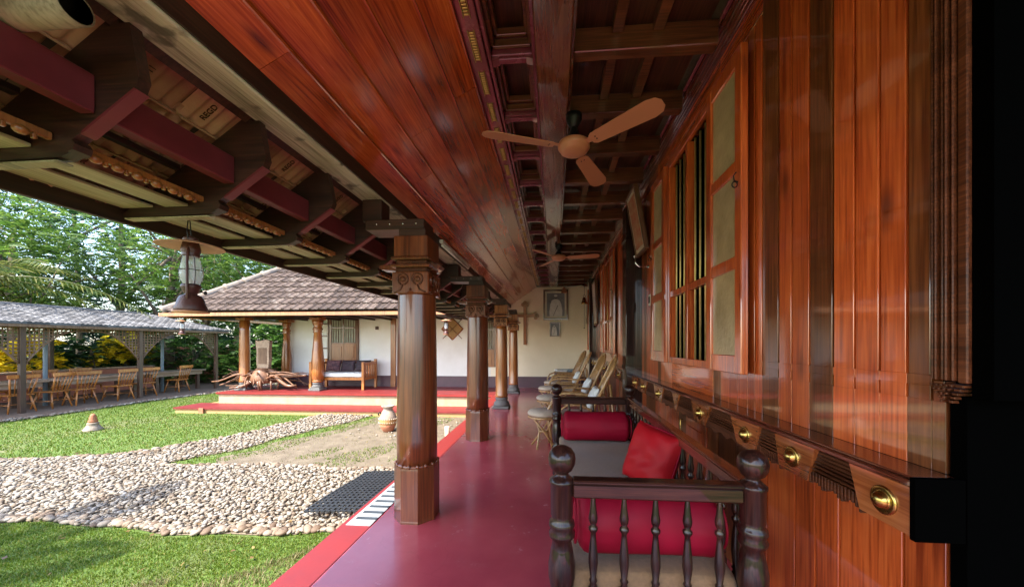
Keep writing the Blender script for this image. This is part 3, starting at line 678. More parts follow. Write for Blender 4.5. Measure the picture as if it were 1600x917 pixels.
# central beam
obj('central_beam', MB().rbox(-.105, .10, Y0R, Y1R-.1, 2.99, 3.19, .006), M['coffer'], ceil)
for xa, xb in ((-.128, -.1055), (.1005, .123)):
    obj('beam_moulding', MB().rbox(xa, xb, Y0R, Y1R-.1, 3.03, 3.05, .004).rbox(xa+.004, xb-.004, Y0R, Y1R-.1, 3.051, 3.075, .004), M['purple'] if xa < 0 else M['coffer'], ceil)
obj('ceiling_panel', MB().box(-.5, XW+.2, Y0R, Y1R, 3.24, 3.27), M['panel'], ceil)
for y in Y_CB:
    if y > Y1R - .1: continue
    # left coffers: cross member with rounded haunches
    m = MB().rbox(-.379, -.1285, y-.035, y+.035, 3.075, 3.2, .004)
    for xx, s in ((-.379, 1), (-.1285, -1)):
        m.prism([(xx, 3.05), (xx+s*.04, 3.06), (xx+s*.055, 3.085), (xx, 3.085)][::s], 'y', y-.028, y+.028)
    m.rbox(-.345, -.162, y-.02, y+.02, 3.060, 3.0745, .004)
    obj('cross_member', fixn(obj('tmp', m)).data, M['purple'], ceil); bpy.data.objects.remove(bpy.data.objects['tmp'])
    fr = MB()
    for q in range(2):
        z = 3.10+.05*q; i = .012+.022*q
        fr.rbox(-.379+i, -.1285-i, y+.036+i, y+.058+i, z, z+.045, .003).rbox(-.379+i, -.1285-i, y+CB-.058-i, y+CB-.036-i, z, z+.045, .003)
        fr.rbox(-.379+i-.012, -.379+i+.01, y+.058+i, y+CB-.058-i, z, z+.045, .003).rbox(-.1285-i-.01, -.1285-i+.012, y+.058+i, y+CB-.058-i, z, z+.045, .003)
    obj('coffer_moulding', fr, M['coffer_x'], ceil)
    # right side: deep cross beams with two small joists above
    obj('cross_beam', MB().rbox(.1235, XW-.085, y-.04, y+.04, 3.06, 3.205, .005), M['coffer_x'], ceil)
    for xx in (.38, .62):
        obj('joist', MB().rbox(xx-.032, xx+.032, y+.041, y+CB-.041, 3.155, 3.235, .004), M['coffer_x'], ceil)
# cornice on the wall: a stack of thin mouldings
for k, (xa, za, zb) in enumerate(((XW-.012, 3.10, 3.118), (XW-.024, 3.12, 3.133), (XW-.036, 3.135, 3.147), (XW-.048, 3.149, 3.172), (XW-.066, 3.174, 3.19), (XW-.082, 3.192, 3.24))):
    obj('cornice_moulding', MB().rbox(xa, XW+.03, Y0R, Y1R, za, zb, .003), M['coffer'] if k % 2 else M['railtop'], ceil)
for y in Y_CB:
    if .8 < y < Y1R-.5:
        obj('cornice_block', MB().rbox(XW-.105, XW-.083, y+.09, y+CB-.09, 3.150, 3.168, .004).rbox(XW-.098, XW-.083, y+.07, y+CB-.07, 3.170, 3.185, .003), M['purple'], ceil)
obj('end_beam', MB().rbox(-.5, XW-.05, YFAR-.12, YFAR-.005, 3.0, 3.12, .005), M['railtop'], ceil)
settle(ceil, (0, 5, 3.0))

# ================================================================== VERANDA ROOF (outside the ceiling)
roof = thing('veranda_roof', 'low clay tiled veranda roof seen from below with dark brackets and rafters', 'roof')
BX0, BX1, BZ = -1.455, -1.29, 2.39
obj('eave_beam', MB().rbox(BX0, BX1, Y0R, YFAR+.0, BZ, 2.54, .006), M['beam'], roof)
obj('beam_side', MB().rbox(BX1+.0005, BX1+.012, Y0R, YFAR, BZ+.012, 2.50, .002), M['roofwood_y'], roof)
XE = -2.17; EZ = 1.912
def tile_z(x): return 2.46 + .69*(x + 1.45) + .02      # underside of the tiles
YB = [1.10 + .525*k for k in range(-4, 19)]
br = MB()
poly = [(XE+.01, 1.935), (-1.69, 1.945), (-1.655, 1.957), (-1.668, 1.985), (-1.64, 2.005), (-1.607, 2.029), (-1.41, 2.165), (-1.395, 2.20), (-1.43, 2.388), (-1.47, 2.388)]
top = [(x, tile_z(x)-.035) for x in (-1.47, -1.8, XE+.01)]
br.prism(poly + top, 'y', -.019, .019); br.prism([(-1.655, 1.957), (-1.635, 1.965), (-1.628, 1.985), (-1.64, 2.003), (-1.668, 1.985)], 'y', -.025, .025)
bo = fixn(obj('bracket', br, M['roofwood'])); bme = bo.data; bpy.data.objects.remove(bo)
lit_edge = MB().box(XE+.02, -1.70, -.020, .020, 1.929, 1.9348); lme = lit_edge.mesh('bracket_lit_edge'); lme.materials.append(M['soffit'])  # pale strip: light on the bracket's lower edge put into colour
dg_ = MB().prism([(-1.612, 2.018), (-1.598, 2.026), (-1.402, 2.160), (-1.412, 2.166), (-1.607, 2.031)], 'y', -.020, .020)
do = fixn(obj('bracket_face', dg_, M['maroon'])); dme = do.data; bpy.data.objects.remove(do)
for y in YB:
    if y > YFAR: continue
    b = obj('bracket', bme, None, roof, (0, y, 0)); obj('bracket_lit_edge', lme, None, b); obj('bracket_face', dme, None, b)
for a, b2 in zip(YB[:-1], YB[1:]):
    if b2 > YFAR+.1: continue
    p = MB().rbox(-1.61, -1.555, a+.0195, b2-.0195, 2.085, 2.215, .004); obj('purlin', p, M['maroon'], roof)
    c = MB().rbox(-1.735, -1.715, a+.0205, b2-.0205, 2.0, 2.028, .004)
    n = 6
    for k in range(n):
        y = a+.06+(b2-a-.12)*(k+.5)/n
        c.sphere((-1.718, y, 1.995), (.016, .022, .016), 8, 5); c.rbox(-1.727, -1.713, y+.025, y+.036, 1.982, 2.0, .002)
    obj('carved_frieze', c, M['cross'], roof)
    for q, (xa, xb) in enumerate(((-2.155, -1.99), (-1.925, -1.80))):
        obj('soffit_board', MB().rbox(xa, xb, a+.0205, b2-.0205, 1.982, 1.994, .002), M['soffit'], roof)
    for xb_ in (-1.86,):
        obj('batten', MB().rbox(xb_-.018, xb_+.018, a+.0205, b2-.0205, tile_z(xb_)-.034, tile_z(xb_)-.009, .002), M['roofwood_y'], roof)
obj('fascia', MB().rbox(XE-.02, XE+.005, Y0R, YFAR, EZ, EZ+.125, .003), M['roofwood_y'], roof)
# Mangalore tiles, seen from below: ribs run down the slope
TW, TL = .245, .335
def tile_mesh(und):
    m = MB(); n = 24; prof = []
    for i in range(n+1):
        t = i/n; z = .011*math.cos(t*2*math.pi*4)+.010*math.cos(t*2*math.pi); prof.append((t*TW-.002, z))
    v = []
    for s in (0.0, .02, TL*.5, TL+.035):
        for y, z in prof: v.append((s, y, z*(1.0 if s else .4)))
    for s in (0.0, .02, TL*.5, TL+.035):
        for y, z in prof: v.append((s, y, z*.8+.016))
    k = n+1; f = []
    for r in range(3):
        for i in range(n):
            a = r*k+i; f.append((a, a+1, a+k+1, a+k)); b = a+4*k; f.append((b, b+k, b+k+1, b+1))
    for i in range(n): f.append((i, i+4*k, i+4*k+1, i+1)); a = 3*k+i; f.append((a, a+1, a+1+4*k, a+4*k))
    m.add(v, f, True); m.box(0, .008, .01, TW-.01, -.016, .004); return m
tm = fixn(obj('roof_tile', tile_mesh(True), M['tile_under'])); tme = tm.data; bpy.data.objects.remove(tm)
# stamped lettering on some tile undersides
def text_mesh(s, size, name):
    cu = bpy.data.curves.new(name, 'FONT'); cu.body = s; cu.size = size; cu.extrude = .0015; cu.align_x = 'CENTER'; cu.align_y = 'CENTER'
    o = bpy.data.objects.new(name, cu); COL.objects.link(o); bpy.context.view_layer.update()
    me = bpy.data.meshes.new_from_object(o.evaluated_get(bpy.context.evaluated_depsgraph_get())); bpy.data.objects.remove(o); me.name = name; return me
TXT = [text_mesh('REGD', .036, 'lettering'), text_mesh('1911', .032, 'lettering')]
for t in TXT: t.materials.append(M['carve'])
tx = XE-.05; row = 0
while tx < -1.2:
    y = -1.0; k = 0
    while y < YFAR - .1:
        t = obj('roof_tile', tme, None, roof, (tx, y + (TW/2 if row % 2 else 0), tile_z(tx) + .012 + .004*(row % 2)))
        t.rotation_euler = (rp.uniform(-.015, .015), -SA-.05, rp.uniform(-.012, .012))
        if .6 < y < 4.2:
            for q, (fx, fy) in enumerate(((.30, .25), (.72, .62))):
                L_ = obj('lettering', TXT[(k+q) % 2], None, t, (TL*fx, TW*fy, -.0225)); L_.rotation_euler = (R(180), 0, 0)
        y += TW; k += 1
    tx += TL*SC*.97; row += 1
obj('roof_deck', MB().prism([(-1.1, tile_z(-1.1)+.06), (.25, tile_z(.25)+.06), (1.6, tile_z(-1.1)+.06), (1.6, tile_z(-1.1)+.1), (.25, tile_z(.25)+.1), (-1.1, tile_z(-1.1)+.1)], 'y', Y0R-.2, YFAR+.3), M['tile_top'], roof)
obj('roof_underlay', MB().prism([(XE-.03, tile_z(XE-.03)+.05), (-1.05, tile_z(-1.05)+.05), (-1.05, tile_z(-1.05)+.058), (XE-.03, tile_z(XE-.03)+.058)], 'y', Y0R-.2, YFAR), M['tile_top'], roof)
# round pale pole lashed under the first bay (top left corner of the view)
obj('half_round_tile', MB().lathe([(.045, 0), (.045, .4), (.04, .4), (.04, 0)], 20, (-1.36, .90, 2.262), Matrix.Rotation(R(-90), 4, 'Y')), M['soffit'], roof)
settle(roof, (-1.8, 5, 1.9))
tl = thing('tube_light', 'white fluorescent tube light fixed along the roof beam between columns', 'lamp')
obj('tube', MB().tube([(BX1+.035, 3.9, BZ+.03), (BX1+.035, 5.1, BZ+.03)], .016, 12), M['whiteplastic'], tl)
obj('housing', MB().rbox(BX1+.0125, BX1+.055, 3.86, 5.14, BZ+.048, BZ+.085, .004), M['whiteplastic'], tl); settle(tl, (BX1+.03, 4.5, BZ+.05))

# ================================================================== COLUMNS
def fleur(y):                       # cut-out bracket plate on the capital face
    pass
def column(cx, cy, kind, label):
    t = thing('veranda_column', label, 'column', 'columns along the veranda')
    wm = M['column'] if kind == 0 else M['column_old']
    if kind == 0:
        a = .305/2/math.cos(math.pi/8)
        obj('base', MB().lathe([(a*1.01, 0), (a*1.01, .012), (a, .02), (a, .385), (a*.985, .40)], 8, smooth=False, phase=math.pi/8), M['column'], t)
        c = MB().lathe([(.150, .395), (.157, .402), (.157, .412), (.150, .42)], 40)
        for k in range(16):
            q = 2*math.pi*k/16; c.sphere((.152*math.cos(q), .152*math.sin(q), .412), (.014, .014, .016), 8, 5)
        obj('collar', c, M['column'], t)
        obj('shaft', MB().lathe([(.1475, .40), (.149, .6), (.147, 1.0), (.142, 1.4), (.138, 1.66), (.138, 1.685)], 40), wm, t)
    else:
        b = MB().rbox(-.165, .165, -.165, .165, 0, .05, .01)
        b.lathe([(.155, .05), (.165, .08), (.155, .115), (.12, .15), (.113, .165), (.128, .18), (.13, .20), (.115, .222), (.11, .23)], 28)
        obj('base', b, M['stone'], t)
        obj('shaft', MB().lathe([(.125, .23), (.128, .26), (.122, .28), (.124, .7), (.118, 1.2), (.108, 1.60), (.106, 1.685)], 32), wm, t)
    # capital: cut-out block, two mouldings, upper block
    w = .136; lb = MB().rbox(-w, w, -w, w, 1.672, 1.83, .006)
    cap = obj('capital', lb, wm, t)
    for sx, sy, rz in ((0, -1, 0), (1, 0, math.pi/2), (0, 1, math.pi), (-1, 0, -math.pi/2)):
        m = MB(); Mz = Matrix.Rotation(rz, 4, 'Z')
        for s in (-1, 1):
            m.tube([Mz @ Vector((s*(.055+.038*math.cos(q)), -w-.003, 1.775+.040*math.sin(q))) for q in np.linspace(-1.2, 4.4, 14)], .0075, 6)
            m.tube([Mz @ Vector((s*.055, -w-.002, 1.735)), Mz @ Vector((s*.07, -w-.002, 1.70)), Mz @ Vector((s*.115, -w-.002, 1.678))], .007, 6)
            m.lathe([(.022, 0), (.022, .004), (.001, .0045)], 14, (0, 0, 0), Mz @ Matrix.Translation((s*.055, -w-.001, 1.775)) @ Matrix.Rotation(R(90), 4, 'X'))
        m.lathe([(.012, 0), (.009, .008), (.001, .012)], 10, (0, 0, 0), Mz @ Matrix.Translation((0, -w-.001, 1.70)) @ Matrix.Rotation(R(90), 4, 'X'))
        obj('scroll', m, wm if rz else M['carve'], cap)
    obj('moulding', MB().rbox(-.118, .118, -.118, .118, 1.8305, 1.862, .004), M['carve'], t)
    obj('moulding', MB().rbox(-.145, .145, -.145, .145, 1.8625, 1.885, .007), wm, t)
    obj('moulding', MB().rbox(-.115, .115, -.115, .115, 1.8855, 1.918, .004), M['carve'], t)
    obj('moulding', MB().rbox(-.145, .145, -.145, .145, 1.9185, 1.94, .007), wm, t)
    obj('upper_block', MB().rbox(-.128, .128, -.128, .128, 1.9405, 2.095, .006), wm, t)
    # arms: scrolled brackets out to the eave side and to the room side
    for s, ln in ((-1, .13), (1, .05)):
        m = MB().prism([(s*.115, 1.85), (s*(.13+ln), 1.865), (s*(.15+ln), 1.885), (s*(.13+ln), 1.90), (s*.16, 1.895), (s*.115, 1.93)][::s], 'y', -.05, .05)
        fixn(obj('scroll_arm', m, wm, t))
    # dark bolted head piece carrying the beam outside the column line
    hp = obj('head_beam', MB().rbox(-.36, .09, -.10, .10, 2.15, 2.225, .005).rbox(-.40, -.25, -.07, .07, 2.2255, 2.39, .005).rbox(-.10, .10, -.10, .10, 2.0955, 2.1495, .003), M['roofwood'], t)
    for k in range(4):
        obj('bolt', MB().lathe([(.007, 0), (.007, .004), (.003, .006)], 8, (-.27+.1*k, -.1002, 2.19), Matrix.Rotation(R(90), 4, 'X')), M['chrome'], hp)
    place(t, (cx, cy, 0)); return t
XC = -1.045
column(XC+.005, 2.62, 0, 'thick dark brown column with octagonal base nearest the striped strip')
column(XC, 4.79, 0, 'second brown column from the viewer with octagonal wooden base')
column(XC-.02, 7.17, 1, 'third veranda column standing on a grey stone base beside the steps')
column(XC-.03, 9.38, 1, 'farthest veranda column on a grey stone base by the cross')

# ================================================================== CEILING FANS
def fan(loc, angs, label):
    t = thing('ceiling_fan', label, 'ceiling fan', 'ceiling fans under the veranda ceiling')
    drop = 3.0-loc[2]
    obj('down_rod', MB().tube([(0, 0, .05), (0, 0, drop)], .011, 10), M['iron'], t)
    obj('canopy', MB().lathe([(.062, drop-.01), (.058, drop-.05), (.030, drop-.10), (.018, drop-.11)][::-1], 20).lathe([(.014, .17), (.022, .15), (.055, .07), (.064, .045)][::-1], 20), M['iron'], t)
    obj('motor', MB().lathe([(.02, .052), (.09, .05), (.112, .038), (.118, .022), (.118, .004), (.110, -.006), (.106, -.008), (.100, -.022), (.080, -.034), (.045, -.041), (.001, -.043)][::-1], 36), M['fan'], t)
    for i, a in enumerate(angs):
        m = MB(); Rz = Matrix.Rotation(a, 4, 'Z') @ Matrix.Rotation(R(-13), 4, 'X')
        w0, w1 = .052, .073; pts = [(.155, -w0*.7), (.18, -w0), (.60, -w1), (.655, -w1*.8), (.68, -w1*.35), (.68, w1*.35), (.655, w1*.8), (.60, w1), (.18, w0), (.155, w0*.7)]
        m.prism(pts, 'z', .0, .005, Rz)
        bl = obj('blade', m, M['fan'], t)
        obj('blade_iron', MB().prism([(.1, -.02), (.20, -.026), (.215, 0), (.20, .026), (.1, .02)], 'z', .006, .010, Rz), M['fan'], bl)
        for s in (-1, 1): obj('screw', MB().lathe([(.005, -.003), (.005, 0)], 8, (0, 0, 0), Rz @ Matrix.Translation((.195, s*.012, 0))), M['iron'], bl)
    place(t, loc); return t
fan((.150, 2.62, 2.745), (R(200), R(-42), R(66)), 'tan three bladed ceiling fan nearest the viewer')
fan((.085, 6.0, 2.76), (R(-10), R(118), R(235)), 'small looking tan ceiling fan farther down the veranda')

# ================================================================== DAYBED, BOLSTERS, CUSHION
SX0, SX1, SY0, SY1 = .03, .70, 1.30, 3.32
bed = thing('daybed', 'long dark rosewood daybed with turned posts and spindles against the wall', 'daybed')
POST = [(.026, 0), (.036, .02), (.03, .06), (.04, .09), (.04, .30), (.036, .315), (.046, .33), (.046, .345), (.034, .36), (.040, .40), (.050, .46), (.050, .50), (.040, .555), (.034, .585), (.046, .60), (.048, .612), (.040, .625), (.048, .64), (.046, .655), (.036, .665), (.041, .68), (.042, .79), (.046, .797), (.046, .806), (.034, .815), (.024, .825), (.024, .832), (.038, .842), (.048, .862), (.051, .882), (.047, .902), (.036, .918), (.018, .928), (.002, .931)]
pm = MB().lathe(POST, 28).mesh('post'); pm.materials.append(M['furn'])
for x in (SX0, SX1):
    for y in (SY0, SY1): obj('post', pm, None, bed, (x, y, 0))
SP = [(.008, 0), (.014, .01), (.010, .02), (.017, .035), (.018, .055), (.010, .075), (.015, .085), (.010, .095), (.017, .15), (.016, .18), (.010, .245), (.009, .262), (.016, .275), (.016, .283), (.009, .292), (.014, .305), (.016, .32), (.012, .345), (.008, .39), (.008, .40)]
SP = [(r*1.05, z*.97) for r, z in SP]
sm_ = MB().lathe(SP, 16).mesh('spindle'); sm_.materials.append(M['furn'])
ZR0, ZR1 = .36, .745
for y in (SY0, SY1):
    obj('end_rail', MB().rbox(SX0+.038, SX1-.038, y-.022, y+.022, ZR1, ZR1+.052, .006).rbox(SX0+.038, SX1-.038, y-.027, y+.027, ZR1+.0525, ZR1+.066, .005), M['furn_y'], bed)
    obj('seat_rail', MB().rbox(SX0+.038, SX1-.038, y-.02, y+.02, .27, .36, .005), M['furn_y'], bed)
    for k in range(5): obj('spindle', sm_, None, bed, (SX0+.114+.111*k, y, ZR0))
obj('back_rail', MB().rbox(SX1-.022, SX1+.022, SY0+.038, SY1-.038, ZR1, ZR1+.052, .006).rbox(SX1-.028, SX1+.028, SY0+.038, SY1-.038, ZR1+.0525, ZR1+.066, .005), M['railtop'], bed)
obj('seat_rail', MB().rbox(SX1-.02, SX1+.02, SY0+.038, SY1-.038, .27, .36, .005), M['furn_y'], bed)
obj('seat_rail', MB().rbox(SX0-.02, SX0+.02, SY0+.038, SY1-.038, .27, .36, .005), M['furn_y'], bed)
nb = 17
for k in range(nb): obj('spindle', sm_, None, bed, (SX1, SY0+.115+(SY1-SY0-.23)*k/(nb-1), ZR0))
obj('seat_board', MB().rbox(SX0+.021, SX1-.021, SY0+.021, SY1-.021, .30, .345, .004), M['furn_y'], bed)
settle(bed, ((SX0+SX1)/2, (SY0+SY1)/2, 0))
def soft_box(x0, x1, y0, y1, z0, z1, r=.03, wr=.004, n=26, seed=1):
    # rounded slab with creased cloth surface
    m = MB(); bm = bmesh.new(); bmesh.ops.create_cube(bm, size=1); bmesh.ops.subdivide_edges(bm, edges=bm.edges[:], cuts=n, use_grid_fill=True)
    hx, hy, hz = (x1-x0)/2, (y1-y0)/2, (z1-z0)/2; rs = random.Random(seed); ph = [rs.uniform(0, 6) for _ in range(6)]
    for v in bm.verts:
        p = Vector((v.co.x*2*hx, v.co.y*2*hy, v.co.z*2*hz)); q = Vector((max(-hx+r, min(hx-r, p.x)), max(-hy+r, min(hy-r, p.y)), max(-hz+r, min(hz-r, p.z))))
        d = p-q
        if d.length > 1e-6: p = q + d.normalized()*min(r, d.length) if d.length > r else p
        p.z += wr*(math.sin(9*p.x+5*math.sin(3*p.y+ph[0])+ph[1]) + .7*math.sin(14*p.y+4*p.x+ph[2]))
        v.co = p + Vector(((x0+x1)/2, (y0+y1)/2, (z0+z1)/2))
    bm.verts.index_update(); m.add([v.co.copy() for v in bm.verts], [[v.index for v in f.verts] for f in bm.faces], True); bm.free(); return m
tag(obj('mattress', soft_box(SX0+.02, SX1-.026, SY0+.026, SY1-.026, .347, .465, .035, .0055, 40), M['mattress']), 'flat taupe linen mattress lying on the dark daybed', 'mattress')
def bolster(x0, x1, y, z, r, label, mat, seed):
    m = MB(); n = 48; prof = []; L = x1-x0
    for i in range(41):
        t = i/40; e = min(t, 1-t)*L; k = 1-((max(0, .06-e)/.06)**2.4)
        prof.append((max(.012, r*k), t*L))
    rs = random.Random(seed); start = len(m.v)
    m.lathe(prof, n, (x0, y, z), Matrix.Rotation(R(90), 4, 'Y'))
    out = []
    for p in m.v:
        X, Y, Z = p; a = math.atan2(Z-z, Y-y); e = min(X-x0, x1-X)
        w = .008*math.exp(-e/.06)*math.sin(a*19+2*math.sin(a*3))+.0022*math.sin(a*4+X*11+seed)+.002*math.sin(X*9+seed)*math.sin(a*2)
        q = math.hypot(Y-y, Z-z); f = (q+w*(q/r))/max(q, 1e-6); Z2 = z+(Z-z)*f
        if Z2 < z-r*.86: Z2 = z-r*.86+(Z2-(z-r*.86))*.25
        out.append((X, y+(Y-y)*f*1.03, Z2))
    m.v = out
    o = tag(obj('bolster', m, mat), label, 'bolster', 'bolsters on the daybed')
    for xx in (x0+.012, x1-.012): obj('piping', MB().tube([(xx, y+r*.80*math.cos(a), z+r*.76*math.sin(a)) for a in np.linspace(0, 2*math.pi, 36, endpoint=False)], .005, 6, closed=True), mat, o)
    return o
bolster(SX0+.045, SX1-.04, 1.475, .590, .128, 'crimson satin bolster at the near end behind the spindles', M['satin'], 1)
bolster(SX0+.03, SX1-.04, 3.10, .590, .126, 'crimson satin bolster at the far end of the daybed', M['satin'], 2)
def pillow(w, h, t, seed, n=26, pinch=.16):
    m = MB(); rs = random.Random(seed); ph = [rs.uniform(0, 6) for _ in range(5)]
    for s in (1, -1):
        vs = []; fs = []
        for i in range(n+1):
            for j in range(n+1):
                u, v = 2*i/n-1, 2*j/n-1
                e = (1-u**4)*(1-v**4); th = t/2*max(0, e)**.55
                kx = 1-pinch*(1-v*v)*abs(u)**3*.5; ky = 1-pinch*(1-u*u)*abs(v)**3*.5
                wr = .005*math.sin(7*u+4*math.sin(3*v+ph[0])+ph[1])*e+.004*math.sin(9*v+3*u+ph[2])*e
                vs.append((u*w/2*kx, v*h/2*ky, s*(th+wr)))
        for i in range(n):
            for j in range(n):
                a = i*(n+1)+j; q = (a, a+n+1, a+n+2, a+1); fs.append(q if s > 0 else q[::-1])
        m.add(vs, fs, True)
    return m
cu_piping = [(math.copysign(abs(math.cos(a))**.25, math.cos(a))*.172, math.copysign(abs(math.sin(a))**.25, math.sin(a))*.172, 0) for a in np.linspace(0, 2*math.pi, 64, endpoint=False)]
cu = tag(obj('cushion', pillow(.36, .36, .15, 5), M['satin2']), 'square scarlet satin cushion leaning against the daybed back', 'cushion')
obj('piping', MB().tube(cu_piping, .004, 6, closed=True), M['satin'], cu)
cu.location = (.575, 2.12, .635); cu.rotation_euler = Euler((R(72), R(6), R(-62)))

# ================================================================== RATTAN RECLINERS AND FOOTSTOOLS
def recliner():
    t = thing('rattan_recliner', 'x', 'armchair', 'rattan recliners along the wall')
    # faces -x; seat front at x=-.45, back leans to +x
    bl = []
    for q in np.linspace(0, math.pi, 15):
        yy = .24*math.cos(q); ss = .62+.18*math.sin(q); bl.append((.02+ss*.42, yy, .40+ss*.92))
    fr = [(-.02, .25, .34)] + bl + [(-.02, -.25, .34)]
    obj('back_frame', MB().tube(fr, .019, 8), M['cane'], t)
    m = MB()
    for k in range(9):
        yy = -.2+.05*k; top = .62+.16*math.sqrt(max(0, 1-(yy/.25)**2)); m.tube([(.02, yy, .37), (.02+top*.42, yy, .40+top*.92)], .008, 6)
    for s in (.2, .5): m.tube([(.02+s*.42, -.235, .40+s*.92), (.02+s*.42, .235, .40+s*.92)], .011, 6)
    obj('back_slats', m, M['cane'], t)
    obj('seat', soft_box(-.50, .06, -.24, .24, .33, .40, .03, .002, 10), M['cushion'], t)
    obj('seat_frame', MB().tube([(-.50, -.25, .33), (.06, -.25, .33), (.06, .25, .33), (-.50, .25, .33)], .018, 8, closed=True), M['cane'], t)
    for s in (-1, 1):
        y = .28*s
        obj('armrest', MB().tube([(-.46, y, .0), (-.50, y, .30), (-.52, y, .46), (-.46, y, .56), (-.34, y, .605), (-.1, y, .60), (.1, y, .585), (.24, y*.92, .60)], .018, 8), M['cane'], t)
        obj('side_hoop', MB().tube([(-.40, y, .33), (-.38, y, .45), (-.28, y, .53), (-.1, y, .54), (.08, y, .46), (.12, y, .33)], .012, 8), M['cane'], t)
        obj('leg', MB().tube([(.06, y*.9, .33), (.22, y, 0)], .018, 8), M['cane'], t)
        obj('leg', MB().tube([(.26, y*.85, .80), (.34, y*.95, 0)], .014, 8), M['cane'], t)
    for xx in (-.47, .17): obj('stretcher', MB().tube([(xx, -.28, .12), (xx, .28, .12)], .012, 8), M['cane'], t)
    return t
def footstool():
    t = thing('footstool', 'x', 'footstool', 'round rattan footstools')
    obj('seat_cushion', MB().lathe([(.02, .40), (.16, .395), (.20, .415), (.205, .435), (.185, .46), (.12, .478), (.01, .482)], 28), M['cushion'], t)
    obj('rim', MB().tube([(.185*math.cos(a), .185*math.sin(a), .385) for a in np.linspace(0, 2*math.pi, 24, endpoint=False)], .014, 8, closed=True), M['cane'], t)
    for k in range(4):
        a = math.pi/4+k*math.pi/2
        obj('leg', MB().tube([(.17*math.cos(a), .17*math.sin(a), .38), (.05*math.cos(a+1.0), .05*math.sin(a+1.0), .20), (.17*math.cos(a+1.9), .17*math.sin(a+1.9), 0)], .013, 8), M['cane'], t)
    obj('ring', MB().tube([(.055*math.cos(a), .055*math.sin(a), .20) for a in np.linspace(0, 2*math.pi, 14, endpoint=False)], .010, 6, closed=True), M['cane'], t)
    return t
ch0, fs0 = recliner(), footstool()
RCL = [(.46, 4.72, 'nearest rattan recliner with slatted back behind the daybed'), (.50, 6.0, 'second rattan recliner from the viewer, by the dark casing'),
       (.42, 7.45, 'third rattan recliner from the viewer along the wall'), (.40, 8.55, 'farthest rattan recliner beside the magazine table')]
for i, (x, y, lab) in enumerate(RCL):
    if i == 0: place(ch0, (x, y, 0), R(-4)); ch0['label'] = lab
    else: dup(ch0, (x, y, 0), R((-4, 5, -3, 8)[i]), lab)
for i, (x, y, lab) in enumerate(((-.13, 4.5, 'round beige cushioned footstool nearest the viewer behind the daybed post'), (-.08, 5.75, 'second beige footstool from the viewer'),
                                 (-.10, 7.0, 'third beige footstool from the viewer before the far recliners'), (-.02, 8.1, 'farthest beige footstool near the far wall'))):
    if i == 0: place(fs0, (x, y, 0)); fs0['label'] = lab
    else: dup(fs0, (x, y, 0), .4*i, lab)
plw = None
for i, (x, y, lab) in enumerate(((.47, 4.72, 'white lace pillow propped in the nearest rattan recliner'), (.51, 6.0, 'white lace pillow in the second rattan recliner'), (.43, 7.45, 'white draped cloth pillow in the third rattan recliner'))):
    me = pillow(.30, .36, .10, 20+i).mesh('pillow'); me.materials.append(M['pillow'])
    o = tag(obj('pillow', me), lab, 'pillow', 'white pillows in the recliners'); o.location = (x+.045, y, .60); o.rotation_euler = Euler((0, R(-64), 0))
tb = thing('magazine_table', 'low plum cloth covered table with papers by the far wall', 'table')
obj('cover', soft_box(.02, .72, 9.35, 9.95, .10, .56, .03, .003, 14), M['dado'], tb)
for x in (.08, .66):
    for y in (9.41, 9.89): obj('leg', MB().rbox(x-.025, x+.025, y-.025, y+.025, 0, .11, .003), M['furn'], tb)
settle(tb, (.4, 9.65, 0))
for k, (x, y, w, d, c, lab) in enumerate(((.2, 9.6, .3, .22, 'pillow', 'white folded newspaper on the plum table'), (.5, 9.62, .26, .34, 'bluepipe', 'blue grey magazine pile on the plum table'))):
    m = MB()
    for q in range(4): m.rbox(-w/2, w/2, -d/2, d/2, .016*q, .016*q+.014, .002, Matrix.Rotation(.15*q, 4, 'Z'))
    o = tag(obj(('newspaper', 'magazine_pile')[k], m, M[c]), lab, 'papers'); o.location = (x, y, .566)

# ================================================================== FAR WALL AND ITS THINGS
fw = thing('far_wall', 'white plastered end wall with a plum band along its base', 'wall')
FX0 = -8.34
obj('plaster', MB().prism([(FX0, 0), (-1.9, 0), (-1.9, 2.9), (FX0, 2.9)], 'y', YFAR, YFAR+.2), M['white'], fw)
obj('end_plaster', MB().prism([(-1.899, 0), (1.3, 0), (1.3, 3.3), (-1.899, 3.3)], 'y', YFAR-.001, YFAR+.2), M['cream'], fw)
obj('dado_band', MB().box(FX0-.004, XW, YFAR-.012, YFAR-.0015, .003, .335), M['dado'], fw)
for o in fw.children: fixn(o)
def far_window(x0, x1, z0, z1, shut=True, doors=True):
    y = YFAR; f = MB()
    f.rbox(x0, x0+.07, y-.05, y-.002, z0, z1, .004).rbox(x1-.07, x1, y-.05, y-.002, z0, z1, .004).rbox(x0+.07, x1-.07, y-.05, y-.002, z1-.07, z1, .004)
    w = obj('window', f, M['frame'], fw); xm = (x0+x1)/2; zm = z0+.52
    obj('curtain', MB().box(x0+.07, x1-.07, y-.02, y-.004, zm, z1-.07), M['curtain'], w)
    for a, b in ((x0+.07, xm), (xm, x1-.07)):
        obj('panel', MB().rbox(a+.002, b-.002, y-.045, y-.004, z0, zm, .004).rbox(a+.07, b-.07, y-.056, y-.0455, z0+.08, zm-.08, .006), M['cross'], w)
        m = MB()
        for z in (zm+.02, zm+(z1-zm)*.5): m.rbox(a, b, y-.04, y-.021, z-.02, z+.02, .003)
        m.rbox(b-.045, b, y-.042, y-.0215, zm+.041, z1-.071, .003)
        obj('sash', m, M['frame'], w)
        for k in range(4): obj('bar', MB().tube([(a+(k+.7)/5*(b-a), y-.03, zm), (a+(k+.7)/5*(b-a), y-.03, z1-.07)], .009, 6), M['frame'], w)
far_window(-7.0, -6.05, .80, 2.32); far_window(-2.45, -1.72, .62, 2.35)
